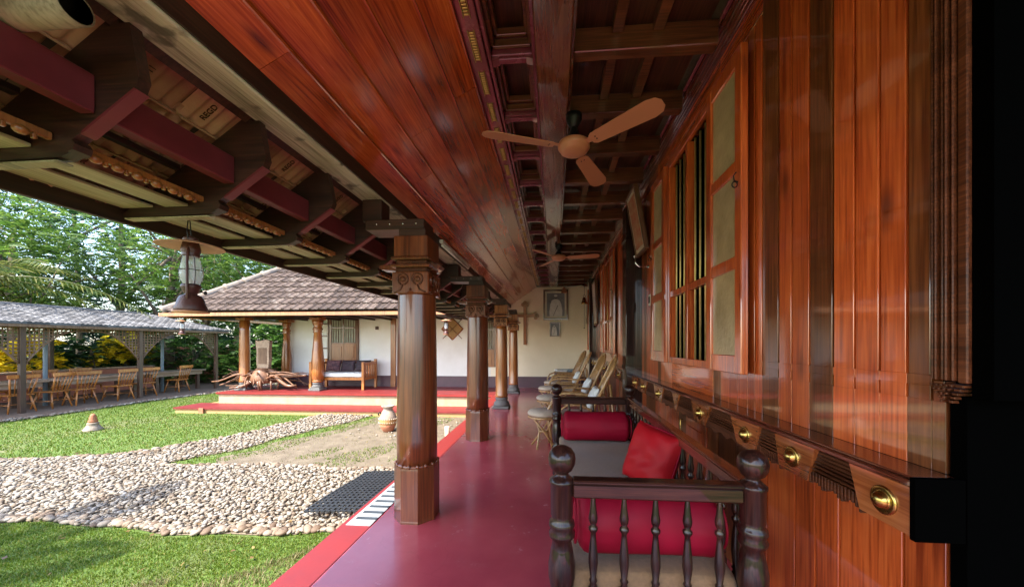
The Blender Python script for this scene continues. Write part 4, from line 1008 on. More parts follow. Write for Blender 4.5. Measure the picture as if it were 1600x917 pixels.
m = MB().rbox(-7.42, -7.06, YFAR-.06, YFAR-.03, .80, .86, .003)
for z in (1.18, 1.56, 1.94, 2.25): m.rbox(-7.42, -7.06, YFAR-.06, YFAR-.03, z-.02, z+.02, .003)
m.rbox(-7.46, -7.42, YFAR-.06, YFAR-.03, .8, 2.27, .003).rbox(-7.06, -7.02, YFAR-.062, YFAR-.028, .8, 2.27, .003)
obj('open_shutter', m, M['frame'], fw)
obj('door_post', MB().rbox(-5.02, -4.86, YFAR-.05, YFAR-.002, .0, 2.4, .005), M['cross'], fw)
obj('wall_switch', MB().rbox(-5.52, -5.42, YFAR-.03, YFAR-.002, 1.76, 1.86, .006), M['carve'], fw)
settle(fw, (-3, YFAR, 0))
# cross with trefoil ends
c = MB(); yc = YFAR-.03; cxx = -.855; cz = 2.16
c.rbox(cxx-.047, cxx+.047, yc-.022, yc+.022, 1.29, 2.50, .004).rbox(cxx-.34, cxx-.0475, yc-.021, yc+.021, cz-.044, cz+.044, .004).rbox(cxx+.0475, cxx+.34, yc-.021, yc+.021, cz-.044, cz+.044, .004)
def lobe(x, z): c.lathe([(.058, -.0225), (.058, .0225)], 20, (x, yc, z), Matrix.Rotation(R(90), 4, 'X'), smooth=False)
for dx, dz in ((0, 2.545-cz), (-.06, 2.49-cz), (.06, 2.49-cz), (.37, 0), (.32, .06), (.32, -.06), (-.37, 0), (-.32, .06), (-.32, -.06)): lobe(cxx+dx, cz+dz+.0007*dx)
tag(obj('wall_cross', c, M['cross']), 'wooden cross with trefoil ends hanging on the cream far wall', 'cross')
def framed(name, x0, x1, z0, z1, label, mount, fig):
    t = thing(name, label, 'picture'); y = YFAR-.004; b = .05 if x1-x0 > .5 else .03
    m = MB().rbox(x0, x1, y-.04, y, z0, z0+b, .004).rbox(x0, x1, y-.04, y, z1-b, z1, .004).rbox(x0, x0+b, y-.0395, y, z0+b, z1-b, .004).rbox(x1-b, x1, y-.0395, y, z0+b, z1-b, .004)
    obj('frame', m, M['frame'], t)
    if mount: obj('mount', MB().box(x0+b, x1-b, y-.014, y-.002, z0+b, z1-b), M['mount'], t)
    g = mount; a0, a1, c0, c1 = x0+b+g, x1-b-g, z0+b+g*1.1, z1-b-g
    pr = obj('photograph', MB().box(a0, a1, y-.018, y-.0145, c0, c1), M['print_dark'], t)
    W, Hh = a1-a0, c1-c0; xm = (a0+a1)/2 + fig[2]*W
    def flat(pts, dy, mt, nm): fixn(obj(nm, MB().prism([(xm+px*W, c0+pz*Hh) for px, pz in pts], 'y', y-.0185-dy, y-.0181-dy), M[mt], pr))
    s, h = fig[0], fig[1]
    flat([(-.40*s, .0), (.42*s, .0), (.44*s, .25), (.36*s, .55), (.26*s, .68), (.10*s, .74), (-.10*s, .74), (-.27*s, .68), (-.36*s, .5), (-.42*s, .2)], 0, 'print_white', 'printed_robe')
    flat([(.09*s*math.cos(q), h+.075*math.sin(q)) for q in np.linspace(0, 6.28, 16, endpoint=False)], .0006, 'print_skin', 'printed_head')
    flat([(.115*s*math.cos(q), h+.055+.055*math.sin(q)) for q in np.linspace(0, 6.28, 16, endpoint=False)], .0012, 'print_white', 'printed_hair')
    flat([(-.18*s, .02), (-.14*s, .02), (.16*s, .46), (.12*s, .47)], .0006, 'print_skin', 'printed_stick')
    settle(t, ((x0+x1)/2, YFAR, z0))
framed('large_portrait', -.305, .43, 2.03, 2.93, 'large framed black and white portrait of figure in white robe', .055, (.85, .83, 0))
framed('small_portrait', -.115, .19, 1.535, 1.965, 'small dark framed photograph hanging below the large portrait', .0, (.75, .72, -.08))
# diamond of woven cane
d = thing('woven_panel', 'diamond shaped woven cane panel hanging on the white wall', 'wall decoration')
h = .33; m = MB(); xd, zd = -3.08, 1.77
obj('weave', fixn(obj('tmp2', MB().prism([(xd-h, zd), (xd, zd-h), (xd+h, zd), (xd, zd+h)], 'y', YFAR-.02, YFAR-.004))).data, M['weave'], d); bpy.data.objects.remove(bpy.data.objects['tmp2'])
for k in range(7):
    q = -h*.85+k*h*.283; m.cbox((xd+q/2, YFAR-.024, zd+q/2), (.02, .006, h*1.35), Matrix.Rotation(R(45), 4, 'Y')).cbox((xd+q/2, YFAR-.026, zd-q/2), (.02, .006, h*1.35), Matrix.Rotation(R(-45), 4, 'Y'))
obj('lattice', m, M['cross'], d)
fr = MB()
P4 = [(xd-h, zd), (xd, zd-h), (xd+h, zd), (xd, zd+h)]
for i in range(4):
    a, b = P4[i], P4[(i+1) % 4]; fr.tube([(a[0], YFAR-.02, a[1]), (b[0], YFAR-.02, b[1])], .018, 6)
obj('rim', fr, M['cross'], d); settle(d, (xd, YFAR, zd))
# bell on a long cord
bl = thing('hanging_bell', 'small bronze bell hanging on a cord with a long pull by the far wall', 'bell'); bx, by, bz = .80, 9.3, 2.36
obj('bell', MB().lathe([(.085, 0), (.09, .012), (.066, .04), (.052, .10), (.048, .14), (.03, .165), (.008, .175)], 24, (bx, by, bz)), M['brass'], bl)
obj('ring', MB().tube([(bx+.03*math.cos(a), by, bz+.20+.03*math.sin(a)) for a in np.linspace(0, 6.28, 12, endpoint=False)], .006, 6, closed=True), M['iron'], bl)
obj('cord', MB().tube([(bx, by, bz+.23), (bx, by, 3.06)], .006, 6).tube([(bx, by, bz-.62), (bx, by, bz+.02)], .005, 6).sphere((bx, by, bz-.63), .016, 8, 6), M['iron'], bl); settle(bl, (bx, by, bz))
wp = thing('wall_lamp', 'pale bent pipe wall lamp at the far corner below the cornice', 'lamp')
obj('pipe', MB().tube([(XW-.1, YFAR-.25, 1.9), (XW-.1, YFAR-.25, 2.85), (XW-.12, YFAR-.28, 2.94), (XW-.25, YFAR-.32, 2.98), (XW-.75, YFAR-.4, 2.93)], .022, 10), M['mount'], wp)
obj('shade', MB().lathe([(.02, .0), (.05, -.05), (.09, -.16)][::-1], 20, (XW-.75, YFAR-.4, 2.94), cap=False), M['fan'], wp); settle(wp, (XW-.1, YFAR-.25, 1.9))
# pictures and hook on the right wall
def side_picture(y, z0, z1, w, tilt, label, col):
    t = thing('tilted_picture', label, 'picture'); h = z1-z0; m = MB(); b = .035
    m.rbox(-.02, .02, -w/2, w/2, 0, b, .004).rbox(-.02, .02, -w/2, w/2, h-b, h, .004).rbox(-.0195, .02, -w/2, -w/2+b, b, h-b, .004).rbox(-.0195, .02, w/2-b, w/2, b, h-b, .004)
    obj('frame', m, M['frame'], t)
    obj('gilt_slip', MB().rbox(-.012, -.004, -w/2+b, w/2-b, b, h-b, .002), M['mount'], t)
    obj('print', MB().rbox(-.016, -.0121, -w/2+b+.035, w/2-b-.035, b+.04, h-b-.04, .001), M[col], t)
    obj('glass', MB().box(-.0185, -.017, -w/2+b+.001, w/2-b-.001, b+.001, h-b-.001), M['glass_clear'], t)
    obj('back_board', MB().rbox(.0205, .03, -w/2+.01, w/2-.01, .01, h-.01, .002), M['frame'], t)
    t.location = (XW-.075, y, z0); t.rotation_euler = (0, -tilt, 0)
def glassmat():
    m, nt, n, l, b = mat_base('clear_glass')
    g = n.new('ShaderNodeBsdfGlossy'); g.inputs['Roughness'].default_value = .03; t = n.new('ShaderNodeBsdfTransparent'); mx = n.new('ShaderNodeMixShader'); mx.inputs[0].default_value = .08
    l.new(t.outputs[0], mx.inputs[1]); l.new(g.outputs[0], mx.inputs[2]); l.new(mx.outputs[0], n['Material Output'].inputs['Surface']); return m
M['glass_clear'] = glassmat()
side_picture(3.98, 2.30, 3.0, .42, R(10), 'framed picture with red print tilting out from the wall above the hook', 'redprint')
side_picture(8.2, 1.75, 2.75, .6, R(3), 'pale framed picture on the wall beyond the second window', 'print_white')
hk = tag(obj('wall_hook', MB().tube([(XW, 4.0, 2.16), (XW-.10, 4.0, 2.16), (XW-.14, 4.0, 2.20), (XW-.15, 4.0, 2.27)], .008, 8).sphere((XW-.15, 4.0, 2.28), .016, 10, 7).lathe([(.022, 0), (.02, .008)], 14, (XW, 4.0, 2.16), Matrix.Rotation(R(-90), 4, 'Y')), M['chrome']), 'small chrome wall hook under the tilted framed picture', 'hook')
sw = thing('light_switch', 'small white rimmed light switch on the plank wall', 'switch')
obj('plate', MB().rbox(XW-.018, XW-.002, 3.86, 3.94, 1.72, 1.84, .003), M['whiteplastic'], sw); obj('toggle', MB().rbox(XW-.023, XW-.0185, 3.88, 3.92, 1.745, 1.815, .002), M['iron'], sw); settle(sw, (XW, 3.9, 1.72))

# ================================================================== HURRICANE LANTERNS
def chimney_mat():
    m, nt, n, l, b = mat_base('lantern_glass')
    b.inputs['Base Color'].default_value = (.75, .77, .78, 1); b.inputs['Roughness'].default_value = .25
    t = n.new('ShaderNodeBsdfTransparent'); t.inputs['Color'].default_value = (.9, .93, .94, 1); mx = n.new('ShaderNodeMixShader'); mx.inputs[0].default_value = .4
    l.new(t.outputs[0], mx.inputs[1]); l.new(b.outputs[0], mx.inputs[2]); l.new(mx.outputs[0], n['Material Output'].inputs['Surface']); return m
M['chimney'] = chimney_mat()
def lantern():
    t = thing('hurricane_lantern', 'x', 'lantern', 'hurricane lanterns hanging from the eaves')   # origin at the hook, body hangs below
    obj('tank', MB().lathe([(.02, -.478), (.088, -.475), (.092, -.462), (.080, -.44), (.072, -.415), (.060, -.397), (.035, -.388), (.03, -.375)], 28), M['lamp_iron'], t)
    obj('tray', MB().lathe([(.03, -.484), (.100, -.482), (.102, -.476), (.093, -.474)], 28), M['lamp_brim'], t)
    obj('burner', MB().lathe([(.03, -.388), (.042, -.378), (.048, -.362), (.056, -.352), (.056, -.342), (.046, -.335)], 24), M['lamp_iron'], t)
    obj('chimney', MB().lathe([(.046, -.336), (.060, -.315), (.066, -.285), (.060, -.245), (.049, -.205), (.045, -.195)], 28, cap=False), M['chimney'], t)
    obj('wick', MB().lathe([(.012, -.336), (.010, -.318), (.004, -.312)], 10), M['mount'], t)
    obj('hood', MB().lathe([(.046, -.195), (.052, -.190), (.046, -.182), (.052, -.172), (.055, -.158), (.046, -.125), (.040, -.112), (.044, -.108), (.040, -.098), (.018, -.09)], 26), M['lamp_iron'], t)
    obj('brim', MB().lathe([(.045, -.112), (.12, -.128), (.185, -.142), (.188, -.145), (.184, -.146), (.12, -.133), (.045, -.118)], 48, cap=False), M['lamp_brim'], t)
    for s in (-1, 1):
        obj('side_tube', MB().tube([(s*.045, 0, -.155), (s*.066, 0, -.175), (s*.078, 0, -.24), (s*.078, 0, -.36), (s*.070, 0, -.41), (s*.055, 0, -.425)], .0085, 8), M['lamp_iron'], t)
    g = MB()
    for z, r in ((-.265, .066),): g.tube([((r+.002)*math.cos(a), (r+.002)*math.sin(a), z) for a in np.linspace(0, 6.28, 24, endpoint=False)], .0018, 5, closed=True)
    for k in range(4):
        a = k*math.pi/2+.6; g.tube([(.05*math.cos(a), .05*math.sin(a), -.2), (.069*math.cos(a), .069*math.sin(a), -.285), (.05*math.cos(a), .05*math.sin(a), -.338)], .0018, 5)
    obj('wire_guard', g, M['iron'], t)
    obj('handle', MB().tube([(-.042, 0, -.15), (-.040, .01, -.06), (-.02, .01, -.012), (0, .01, 0), (.02, .01, -.012), (.035, .01, -.06), (.042, 0, -.15)], .0035, 6), M['iron'], t)
    obj('knob', MB().tube([(.04, -.03, -.365), (.075, -.055, -.37)], .004, 6).sphere((.08, -.058, -.37), .011, 10, 7), M['iron'], t)
    return t
l0 = lantern(); place(l0, (-1.865, 1.675, 1.945), 2.15); l0.scale = (.73, .73, 1); l0['label'] = 'large rusty hurricane lantern with wide tan brim hanging at the left eave'
dup(l0, (-2.62, 8.42, 2.02), .8, 'small hurricane lantern hanging in front of the woven diamond panel')
dup(l0, (-9.72, 8.5, 2.05), .2, 'small hurricane lantern hanging at the far roof corner beside the pavilion')

# ================================================================== FAR PORCH: columns, roof
def porch_column(x, y, kind, label, r=1.0):
    t = thing('porch_column', label, 'column', 'columns of the far porch')
    b = MB().rbox(-.17, .17, -.17, .17, 0, .06, .01).rbox(-.145, .145, -.145, .145, .0605, .10, .01); b.lathe([(.14, .10), (.15, .13), (.12, .165), (.12, .19), (.135, .20), (.13, .225)], 20)
    obj('base', b, M['stone'], t)
    if kind == 0: pr = [(.135, .225), (.14, .26), (.132, .30), (.132, 1.0), (.125, 1.7), (.122, 1.99)]
    else: pr = [(.12, .225), (.15, .27), (.115, .30), (.15, .34), (.165, .55), (.155, .9), (.118, 1.35), (.10, 1.62), (.13, 1.65), (.10, 1.68), (.135, 1.72), (.12, 1.76), (.10, 1.80), (.14, 1.9), (.15, 1.99)]
    obj('shaft', MB().lathe([(a*r, z) for a, z in pr], 28), M['column_old'], t)
    obj('capital', MB().rbox(-.15, .15, -.15, .15, 1.9905, 2.06, .01).rbox(-.24, .24, -.06, .06, 2.0605, 2.12, .01), M['column_old'], t)
    place(t, (x, y, 0))
porch_column(-8.82, 9.42, 0, 'honey brown round porch column beside the driftwood seat')
porch_column(-8.30, 10.36, 1, 'darker porch column at the corner of the white wall', .85)
porch_column(-6.66, 9.48, 1, 'bulging turned porch column in front of the white bench')
pr_ = thing('porch_roof', 'weathered clay tiled hip roof of the far porch', 'roof')
RS = .79; RXC, RYC, RZC = -10.25, 8.42, 2.13
RA = math.atan(RS); YTOP = 11.6
obj('roof_base', MB().add([(RXC, RYC, RZC-.02), (-1.6, RYC, RZC-.02), (-1.6, YTOP, RZC-.02+RS*(YTOP-RYC)), (RXC+(YTOP-RYC), YTOP, RZC-.02+RS*(YTOP-RYC)), (RXC, 13.5, RZC-.02), (RXC+1.9, 11.6+.01, RZC-.02+RS*1.9)],
    [(0, 1, 2, 3), (0, 3, 4)]), M['roofwood'], pr_)
obj('fascia', MB().rbox(RXC-.02, -2.2, RYC-.03, RYC, RZC-.10, RZC-.012, .004), M['column_old'], pr_)
obj('side_fascia', MB().rbox(RXC-.03, RXC-.001, RYC+.001, 13.4, RZC-.10, RZC-.012, .004), M['chairwood'], pr_)
obj('soffit', MB().box(RXC+.05, -2.2, RYC+.03, YFAR-.01, RZC-.04, RZC-.025), M['roofwood'], pr_)
for k in range(15):
    x = RXC+.3+k*.55
    obj('rafter_end', MB().rbox(x-.03, x+.03, RYC+.001, YFAR-.02, RZC-.09, RZC-.042, .004), M['roofwood'], pr_)
# tile with rolled edges, top side in view
def top_tile():
    m = MB(); n = 12; v = []; f = []
    for s in (-.01, TL*.5, TL+.03):
        for i in range(n+1):
            t = i/n; z = .030*max(0, math.cos((t-.10)*2*math.pi))**1.5 + .014*max(0, math.cos((t-.60)*4*math.pi))
            v.append((t*TW, s, z + .004))
    k = n+1
    for r in range(2):
        for i in range(n): a = r*k+i; f.append((a, a+1, a+k+1, a+k))
    nb = len(v)
    for i in range(n+1): v.append((v[i][0], v[i][1], -.008))
    for i in range(n): f.append((i, nb+i, nb+i+1, i+1))
    m.add(v, f, False); return m
ttm = top_tile().mesh('roof_tile'); ttm.materials.append(M['tile_top'])
rows = 9; SCt, SSt = math.cos(RA), math.sin(RA)
for r in range(rows):
    s = r*.30; yy = RYC-.03+s*SCt; zz = RZC+s*SSt
    x = RXC + (yy-RYC) + .10
    x = math.ceil(x/TW)*TW
    while x < -2.6:
        t = obj('roof_tile', ttm, None, pr_, (x, yy, zz+.052)); t.rotation_euler = (RA-.12+rp.uniform(-.018, .018), rp.uniform(-.015, .015), rp.uniform(-.015, .015)); x += TW
for k in range(9):
    a = .02+k*.30; p0 = Vector((RXC+a, RYC+a, RZC+RS*a+.03)); p1 = Vector((RXC+a+.34, RYC+a+.34, RZC+RS*(a+.34)+.045))
    obj('hip_tile', MB().tube([p0, lerp(p0, p1, .12), lerp(p0, p1, .15), p1], [.13, .13, .105, .09], 12), M['hip'], pr_)
settle(pr_, (-6, 9, 2.1))

# bench on the far porch
bn = thing('slatted_bench', 'honey wood bench with white seat cushion on the far porch', 'bench')
bx0, bx1, by0, by1 = -6.97, -5.40, 9.62, 10.32
for x in (bx0, bx1):
    for y in (by0, by1): obj('leg', MB().rbox(x-.035, x+.035, y-.035, y+.035, .004, .80 if y == by0 else .86, .006), M['chairwood'], bn)
    obj('arm_rail', MB().rbox(x-.03, x+.03, by0+.036, by1-.036, .72, .78, .006), M['chairwood'], bn)
    obj('side_rail', MB().rbox(x-.025, x+.025, by0+.036, by1-.036, .28, .36, .006), M['chairwood'], bn)
    for k in range(6): obj('slat', MB().rbox(x-.012, x+.012, by0+.08+k*.10, by0+.12+k*.10, .361, .719, .003), M['chairwood'], bn)
obj('front_rail', MB().rbox(bx0+.036, bx1-.036, by0-.02, by0+.02, .28, .36, .006), M['chairwood'], bn)
obj('back_rail', MB().rbox(bx0+.036, bx1-.036, by1-.02, by1+.02, .72, .80, .006), M['chairwood'], bn)
obj('seat_board', MB().rbox(bx0+.036, bx1-.036, by0+.021, by1-.021, .32, .36, .004), M['chairwood'], bn)
settle(bn, (-6.2, 9.97, .004))
tag(obj('seat_pad', soft_box(bx0+.04, bx1-.04, by0+.0, by1-.04, .362, .48, .03, .003, 14), M['pillow']), 'long white seat pad on the far porch bench', 'cushion')
for k in range(3):
    o = tag(obj('floral_cushion', pillow(.46, .36, .13, 40+k), M['floralcloth']), ('dark floral cushion on the left of the white bench pad', 'middle dark floral cushion on the white bench pad', 'dark floral cushion at the right end of the white bench')[k], 'cushion', 'floral cushions on the bench')
    o.location = (-6.62+.46*k, 10.14, .66); o.rotation_euler = (R(72), 0, R((3, -4, 2)[k]))

# driftwood root seat
dr = thing('driftwood_seat', 'sprawling driftwood root seat with a carved upright slab on the porch', 'seat')
rr = random.Random(11); m = MB()
dx, dy = -8.35, 9.55
stump = MB(); stump.lathe([(.30, .20), (.34, .30), (.30, .42), (.25, .52), (.19, .62)], 9, (dx, dy, 0)); obj('stump', stump, M['root'], dr)
sl = MB().prism([(dx-.16, .60), (dx+.17, .60), (dx+.20, .85), (dx+.19, 1.15), (dx+.22, 1.40), (dx+.12, 1.44), (dx-.10, 1.40), (dx-.22, 1.42), (dx-.18, 1.1), (dx-.19, .8)], 'y', dy-.05, dy+.06)
fixn(obj('upright_slab', sl, M['tablewood'], dr))
obj('slab_panel', MB().rbox(dx-.12, dx+.13, dy-.062, dy-.051, .74, 1.2, .004), M['lattice'], dr)
for k in range(50):
    a = rr.uniform(0, 2*math.pi); L = rr.uniform(.45, 1.25); z0 = rr.uniform(.24, .60); z1 = rr.uniform(.05, .55); p = []; big = k < 12
    b1, b2, w1, w2 = rr.uniform(-.5, .5), rr.uniform(0, 6), rr.uniform(.03, .12), rr.uniform(.02, .09)
    for i in range(9):
        t = i/8; rad = .10+L*t; aa = a+b1*t*t
        x_, y_ = rad*math.cos(aa)*1.05, rad*math.sin(aa)*.55
        p.append((dx+x_+w1*math.sin(5*t+b2)*t, dy+y_+w1*.6*math.cos(6*t+b2)*t, max(.03, lerp(z0, z1, t)+w2*math.sin(7*t+b2)-.06*t*(1-t)*4*(k % 3-1))))
    r0 = rr.uniform(.055, .085) if big else rr.uniform(.022, .045)
    obj('root', MB().tube(p, [lerp(r0, r0*.35, i/8)*rr.uniform(.8, 1.2) for i in range(9)], 7), M['root'], dr)
for k in range(9):
    a = rr.uniform(0, 6.28); x, y = dx+.45*math.cos(a), dy+.28*math.sin(a)
    obj('foot', MB().tube([(x, y, .28), (x+rr.uniform(-.12, .12), y+rr.uniform(-.08, .08), .004)], [.035, .02], 7), M['root'], dr)
settle(dr, (dx, dy, .004))

# pot and stump by the veranda edge, terracotta ornament on the lawn
pt = thing('clay_urn', 'banded clay urn with rope rim standing on bare ground behind the column', 'pot')
obj('body', MB().lathe([(.07, 0), (.10, .02), (.14, .10), (.165, .20), (.168, .25), (.15, .32), (.11, .40), (.085, .44), (.09, .47), (.125, .50), (.13, .515), (.105, .515), (.09, .49)], 28), M['urn'], pt)
obj('lower_band', MB().lathe([(.155, .15), (.172, .185), (.176, .22), (.172, .26)], 28, cap=False), M['weave'], pt)
for z in (.19, .26):
    b = MB()
    for k in range(26): a = 2*math.pi*k/26; b.sphere((.172*math.cos(a), .172*math.sin(a), z), .012, 6, 4)
    obj('bead_ring', b, M['cushion'], pt)
obj('foot', MB().lathe([(.075, -.005), (.102, .018), (.143, .10), (.160, .17), (.150, .17), (.07, .0)], 28, cap=False), M['terracotta'], pt)
obj('handle', MB().tube([(-.14, -.09, .33), (-.15, -.11, .37), (-.12, -.10, .40), (-.10, -.08, .36)], .012, 6), M['iron'], pt)
place(pt, (-3.30, 6.80, GZ+.006))
sp = MB().lathe([(.045, 0), (.045, .30), (.035, .305)], 14); o = tag(obj('wooden_peg', sp, M['cushion']), 'short pale wooden peg by the red veranda edge', 'peg'); o.location = (-1.86, 6.05, GZ)
orn = thing('garden_ornament', 'terracotta bell shaped garden light standing on the lawn', 'ornament')
obj('base', MB().lathe([(.20, 0), (.20, .03), (.14, .10), (.11, .16), (.125, .17), (.11, .19)], 24), M['urn'], orn)
obj('top', MB().lathe([(.09, .19), (.10, .23), (.07, .27), (.08, .30), (.055, .34), (.06, .36), (.02, .40)], 20), M['terracotta'], orn)
place(orn, (-9.3, 6.42, GZ)); orn.scale = (.72, .72, .85)

# ================================================================== DINING PAVILION
pv = thing('dining_pavilion', 'long open dining pavilion with grey tiled roof and lattice arches', 'pavilion')
PE, PR_, PB = -13.15, -15.1, -17.0; PZ, PZR = 1.82, 2.38; PY0, PY1 = 5.0, 13.3
obj('roof_base', MB().add([(PE, PY0, PZ), (PE, PY1, PZ), (PR_, PY1-1.3, PZR), (PR_, PY0, PZR), (PB, PY1, PZ), (PB, PY0, PZ)], [(0, 1, 2, 3), (3, 2, 4, 5), (1, 4, 2)]), M['roofwood'], pv)
V, Fq = [], []
sl_n = 10; W = PE-PR_
for r in range(sl_n):
    t0, t1 = r/sl_n, (r+1)/sl_n+.02; y = PY0
    while y < PY1 - 1.3*t0 - .05:
        y1 = y+.2; n0 = len(V)
        for (yy, dz) in ((y, .035), (y+.05, .055), (y+.10, .02), (y+.15, .045), (y+.2, .035)):
            for tt, lift in ((t0, .02), (t1, .0)): V.append((PE-W*tt+.02, yy, PZ+(PZR-PZ)*tt+dz+lift+rp.uniform(-.004, .004)))
            V.append((PE-W*t0+.02, yy, PZ+(PZR-PZ)*t0-.01))
        for k in range(4):
            a = n0+k*3; Fq.append((a, a+3, a+4, a+1)); Fq.append((a+2, a+5, a+3, a))
        y = y1
obj('roof_tiles', MB().add(V, Fq), M['tile_grey'], pv, kind='stuff')
obj('ridge', MB().tube([(PR_, PY0, PZR+.03), (PR_, PY1-1.3, PZR+.03)], .07, 8), M['tile_grey'], pv)
obj('eave_board', MB().rbox(PE-.02, PE+.01, PY0, PY1, PZ-.08, PZ-.005, .003), M['lattice'], pv)
PP = [5.3, 7.87, 10.42, 13.0]
for y in PP:
    obj('post', MB().rbox(PE-.30, PE-.20, y-.05, y+.05, GZ, PZ-.02, .006), M['postwood'], pv)
    obj('rear_post', MB().rbox(PB+.30, PB+.40, y-.05, y+.05, GZ, PZ-.02, .006), M['postwood'], pv)
for yp in (8.9, 11.9): obj('pipe', MB().tube([(PE-1.25, yp, GZ), (PE-1.25, yp, 2.2)], .045, 10), M['bluepipe'], pv)
# lattice spandrels forming arches between the posts
def lattice_bay(ya, yb):
    x = PE-.25; top = PZ-.09; span = yb-ya; cells = MB()
    def arch(y):                  # lower edge of the lattice
        t = abs((y-ya)/span*2-1); return top-.06-.95*max(0, (t-.18)/.82)**1.9
    s = .085; n = int(span/s)
    for k in range(n+1):
        y = ya+.05+k*s
        if y < yb: cells.box(x-.012, x-.002, y-.014, y+.014, arch(y), top)
    z = top
    while z > top-1.0:
        lo = None
        for y in np.linspace(ya, yb, 60):
            inside = arch(y) < z
            if inside and lo is None: lo = y
            if (not inside or y == yb) and lo is not None:
                cells.box(x+.0, x+.010, lo, y, z-.014, z+.014); lo = None
        z -= s
    obj('lattice', cells, M['lattice'], pv)
    obj('arch_rim', MB().tube([(x, y, arch(y)) for y in np.linspace(ya+.06, yb-.06, 30)], .022, 6), M['lattice'], pv)
for a, b in zip(PP[:-1], PP[1:]): lattice_bay(a, b)
settle(pv, (-15, 9, GZ))
# low wall behind the tables and garden wall with pillars
lw = thing('low_wall', 'low pinkish terracotta wall along the back of the pavilion', 'wall')
obj('wall_body', MB().rbox(PB+.42, PB+.62, 4, 13.2, GZ, .40, .01), M['terra_wall'], lw); obj('coping', MB().rbox(PB+.38, PB+.66, 4, 13.25, .401, .45, .01), M['tablewood'], lw); settle(lw, (PB+.5, 9, GZ))
# long tables
for i, (y0, y1, lab) in enumerate(((5.2, 8.7, 'long wooden dining table at the left edge of the pavilion'), (8.85, 11.0, 'wooden dining table in the middle of the pavilion'), (11.15, 13.1, 'wooden dining table at the right end of the pavilion'))):
    t = thing('dining_table', lab, 'table', 'tables in the pavilion'); x = -14.35
    obj('table_top', MB().rbox(x-.42, x+.42, y0, y1, .26, .32, .006), M['tablewood'], t); obj('apron', MB().rbox(x-.36, x+.36, y0+.1, y1-.1, .14, .2595, .004), M['tablewood'], t)
    for xx in (x-.32, x+.32):
        for yy in (y0+.25, y1-.25): obj('leg', MB().rbox(xx-.05, xx+.05, yy-.05, yy+.05, GZ, .139, .004), M['postwood'], t)
    settle(t, (x, (y0+y1)/2, GZ))
def side_chair():
    t = thing('dining_chair', 'x', 'chair', 'wooden chairs at the pavilion tables')
    obj('seat', MB().rbox(-.22, .22, -.22, .22, .43, .465, .012), M['chairwood'], t)
    for sx, sy in ((1, 1), (1, -1), (-1, 1), (-1, -1)): obj('leg', MB().tube([(sx*.16, sy*.16, .43), (sx*.25, sy*.23, 0)], [.021, .016], 8), M['chairwood'], t)
    obj('top_rail', MB().prism([(.0, -.27), (.03, -.27), (.045, 0), (.03, .27), (.0, .27), (.012, 0)], 'z', .88, .97, Matrix.Translation((.30, 0, 0))), M['chairwood'], t)
    for k in range(6):
        y = -.2+.08*k; obj('spindle', MB().tube([(.19, y*.85, .46), (.31, y*1.15, .89)], .012 if 0 < k < 5 else .018, 7), M['chairwood'], t)
    for pa, pb in (((-.2, .2, .2), (.2, .2, .2)), ((-.2, -.2, .2), (.2, -.2, .2)), ((0, -.2, .2), (0, .2, .2))): obj('stretcher', MB().tube([pa, pb], .01, 6), M['chairwood'], t)
    return t
c0 = side_chair()
CH = [(-13.72, 7.95, -6, 'honey wood spindle chair nearest the left edge of the pavilion'), (-13.74, 8.62, 12, 'second honey wood chair from the left at the pavilion'), (-13.66, 9.15, -4, 'third honey wood chair from the left at the pavilion'),
      (-13.58, 9.98, 5, 'fourth honey wood chair from the left, left of the lattice post'), (-13.72, 10.75, -8, 'fifth honey wood chair from the left, right of the lattice post'), (-13.80, 11.9, 10, 'honey wood chair at the right end of the pavilion')]
for i, (x, y, a, lab) in enumerate(CH):
    if i == 0: place(c0, (x, y, GZ+.004), R(a)); c0['label'] = lab
    else: dup(c0, (x, y, GZ+.004), R(a), lab)
# chairs on the far side of the tables, partly hidden
for i, y in enumerate((8.3, 9.5, 10.3)): dup(c0, (-15.05, y, GZ+.004), R(180), ('left', 'middle', 'right')[i] + ' spindle chair on the far side of the pavilion tables')
gw = thing('garden_wall', 'scalloped terracotta garden wall with square pillars behind the porch', 'wall')
for x, y in ((-16.5, 16.6), (-14.6, 16.6), (-12.6, 16.6), (-10.8, 16.6), (-19, 16.6)):
    obj('pillar', MB().rbox(x-.22, x+.22, y-.22, y+.22, GZ, 1.05, .02).rbox(x-.27, x+.27, y-.27, y+.27, 1.051, 1.17, .02), M['terra_wall'], gw)
for xa, xb in ((-18.78, -16.72), (-16.28, -14.82), (-14.38, -12.82), (-12.38, -11.02)):
    pts = [(xa, GZ), (xb, GZ)] + [(lerp(xb, xa, t), .75-.42*math.sin(math.pi*t)) for t in np.linspace(0, 1, 16)]
    fixn(obj('scalloped_panel', MB().prism(pts, 'y', 16.54, 16.66), M['terra_wall'], gw))
settle(gw, (-14, 16.6, GZ))

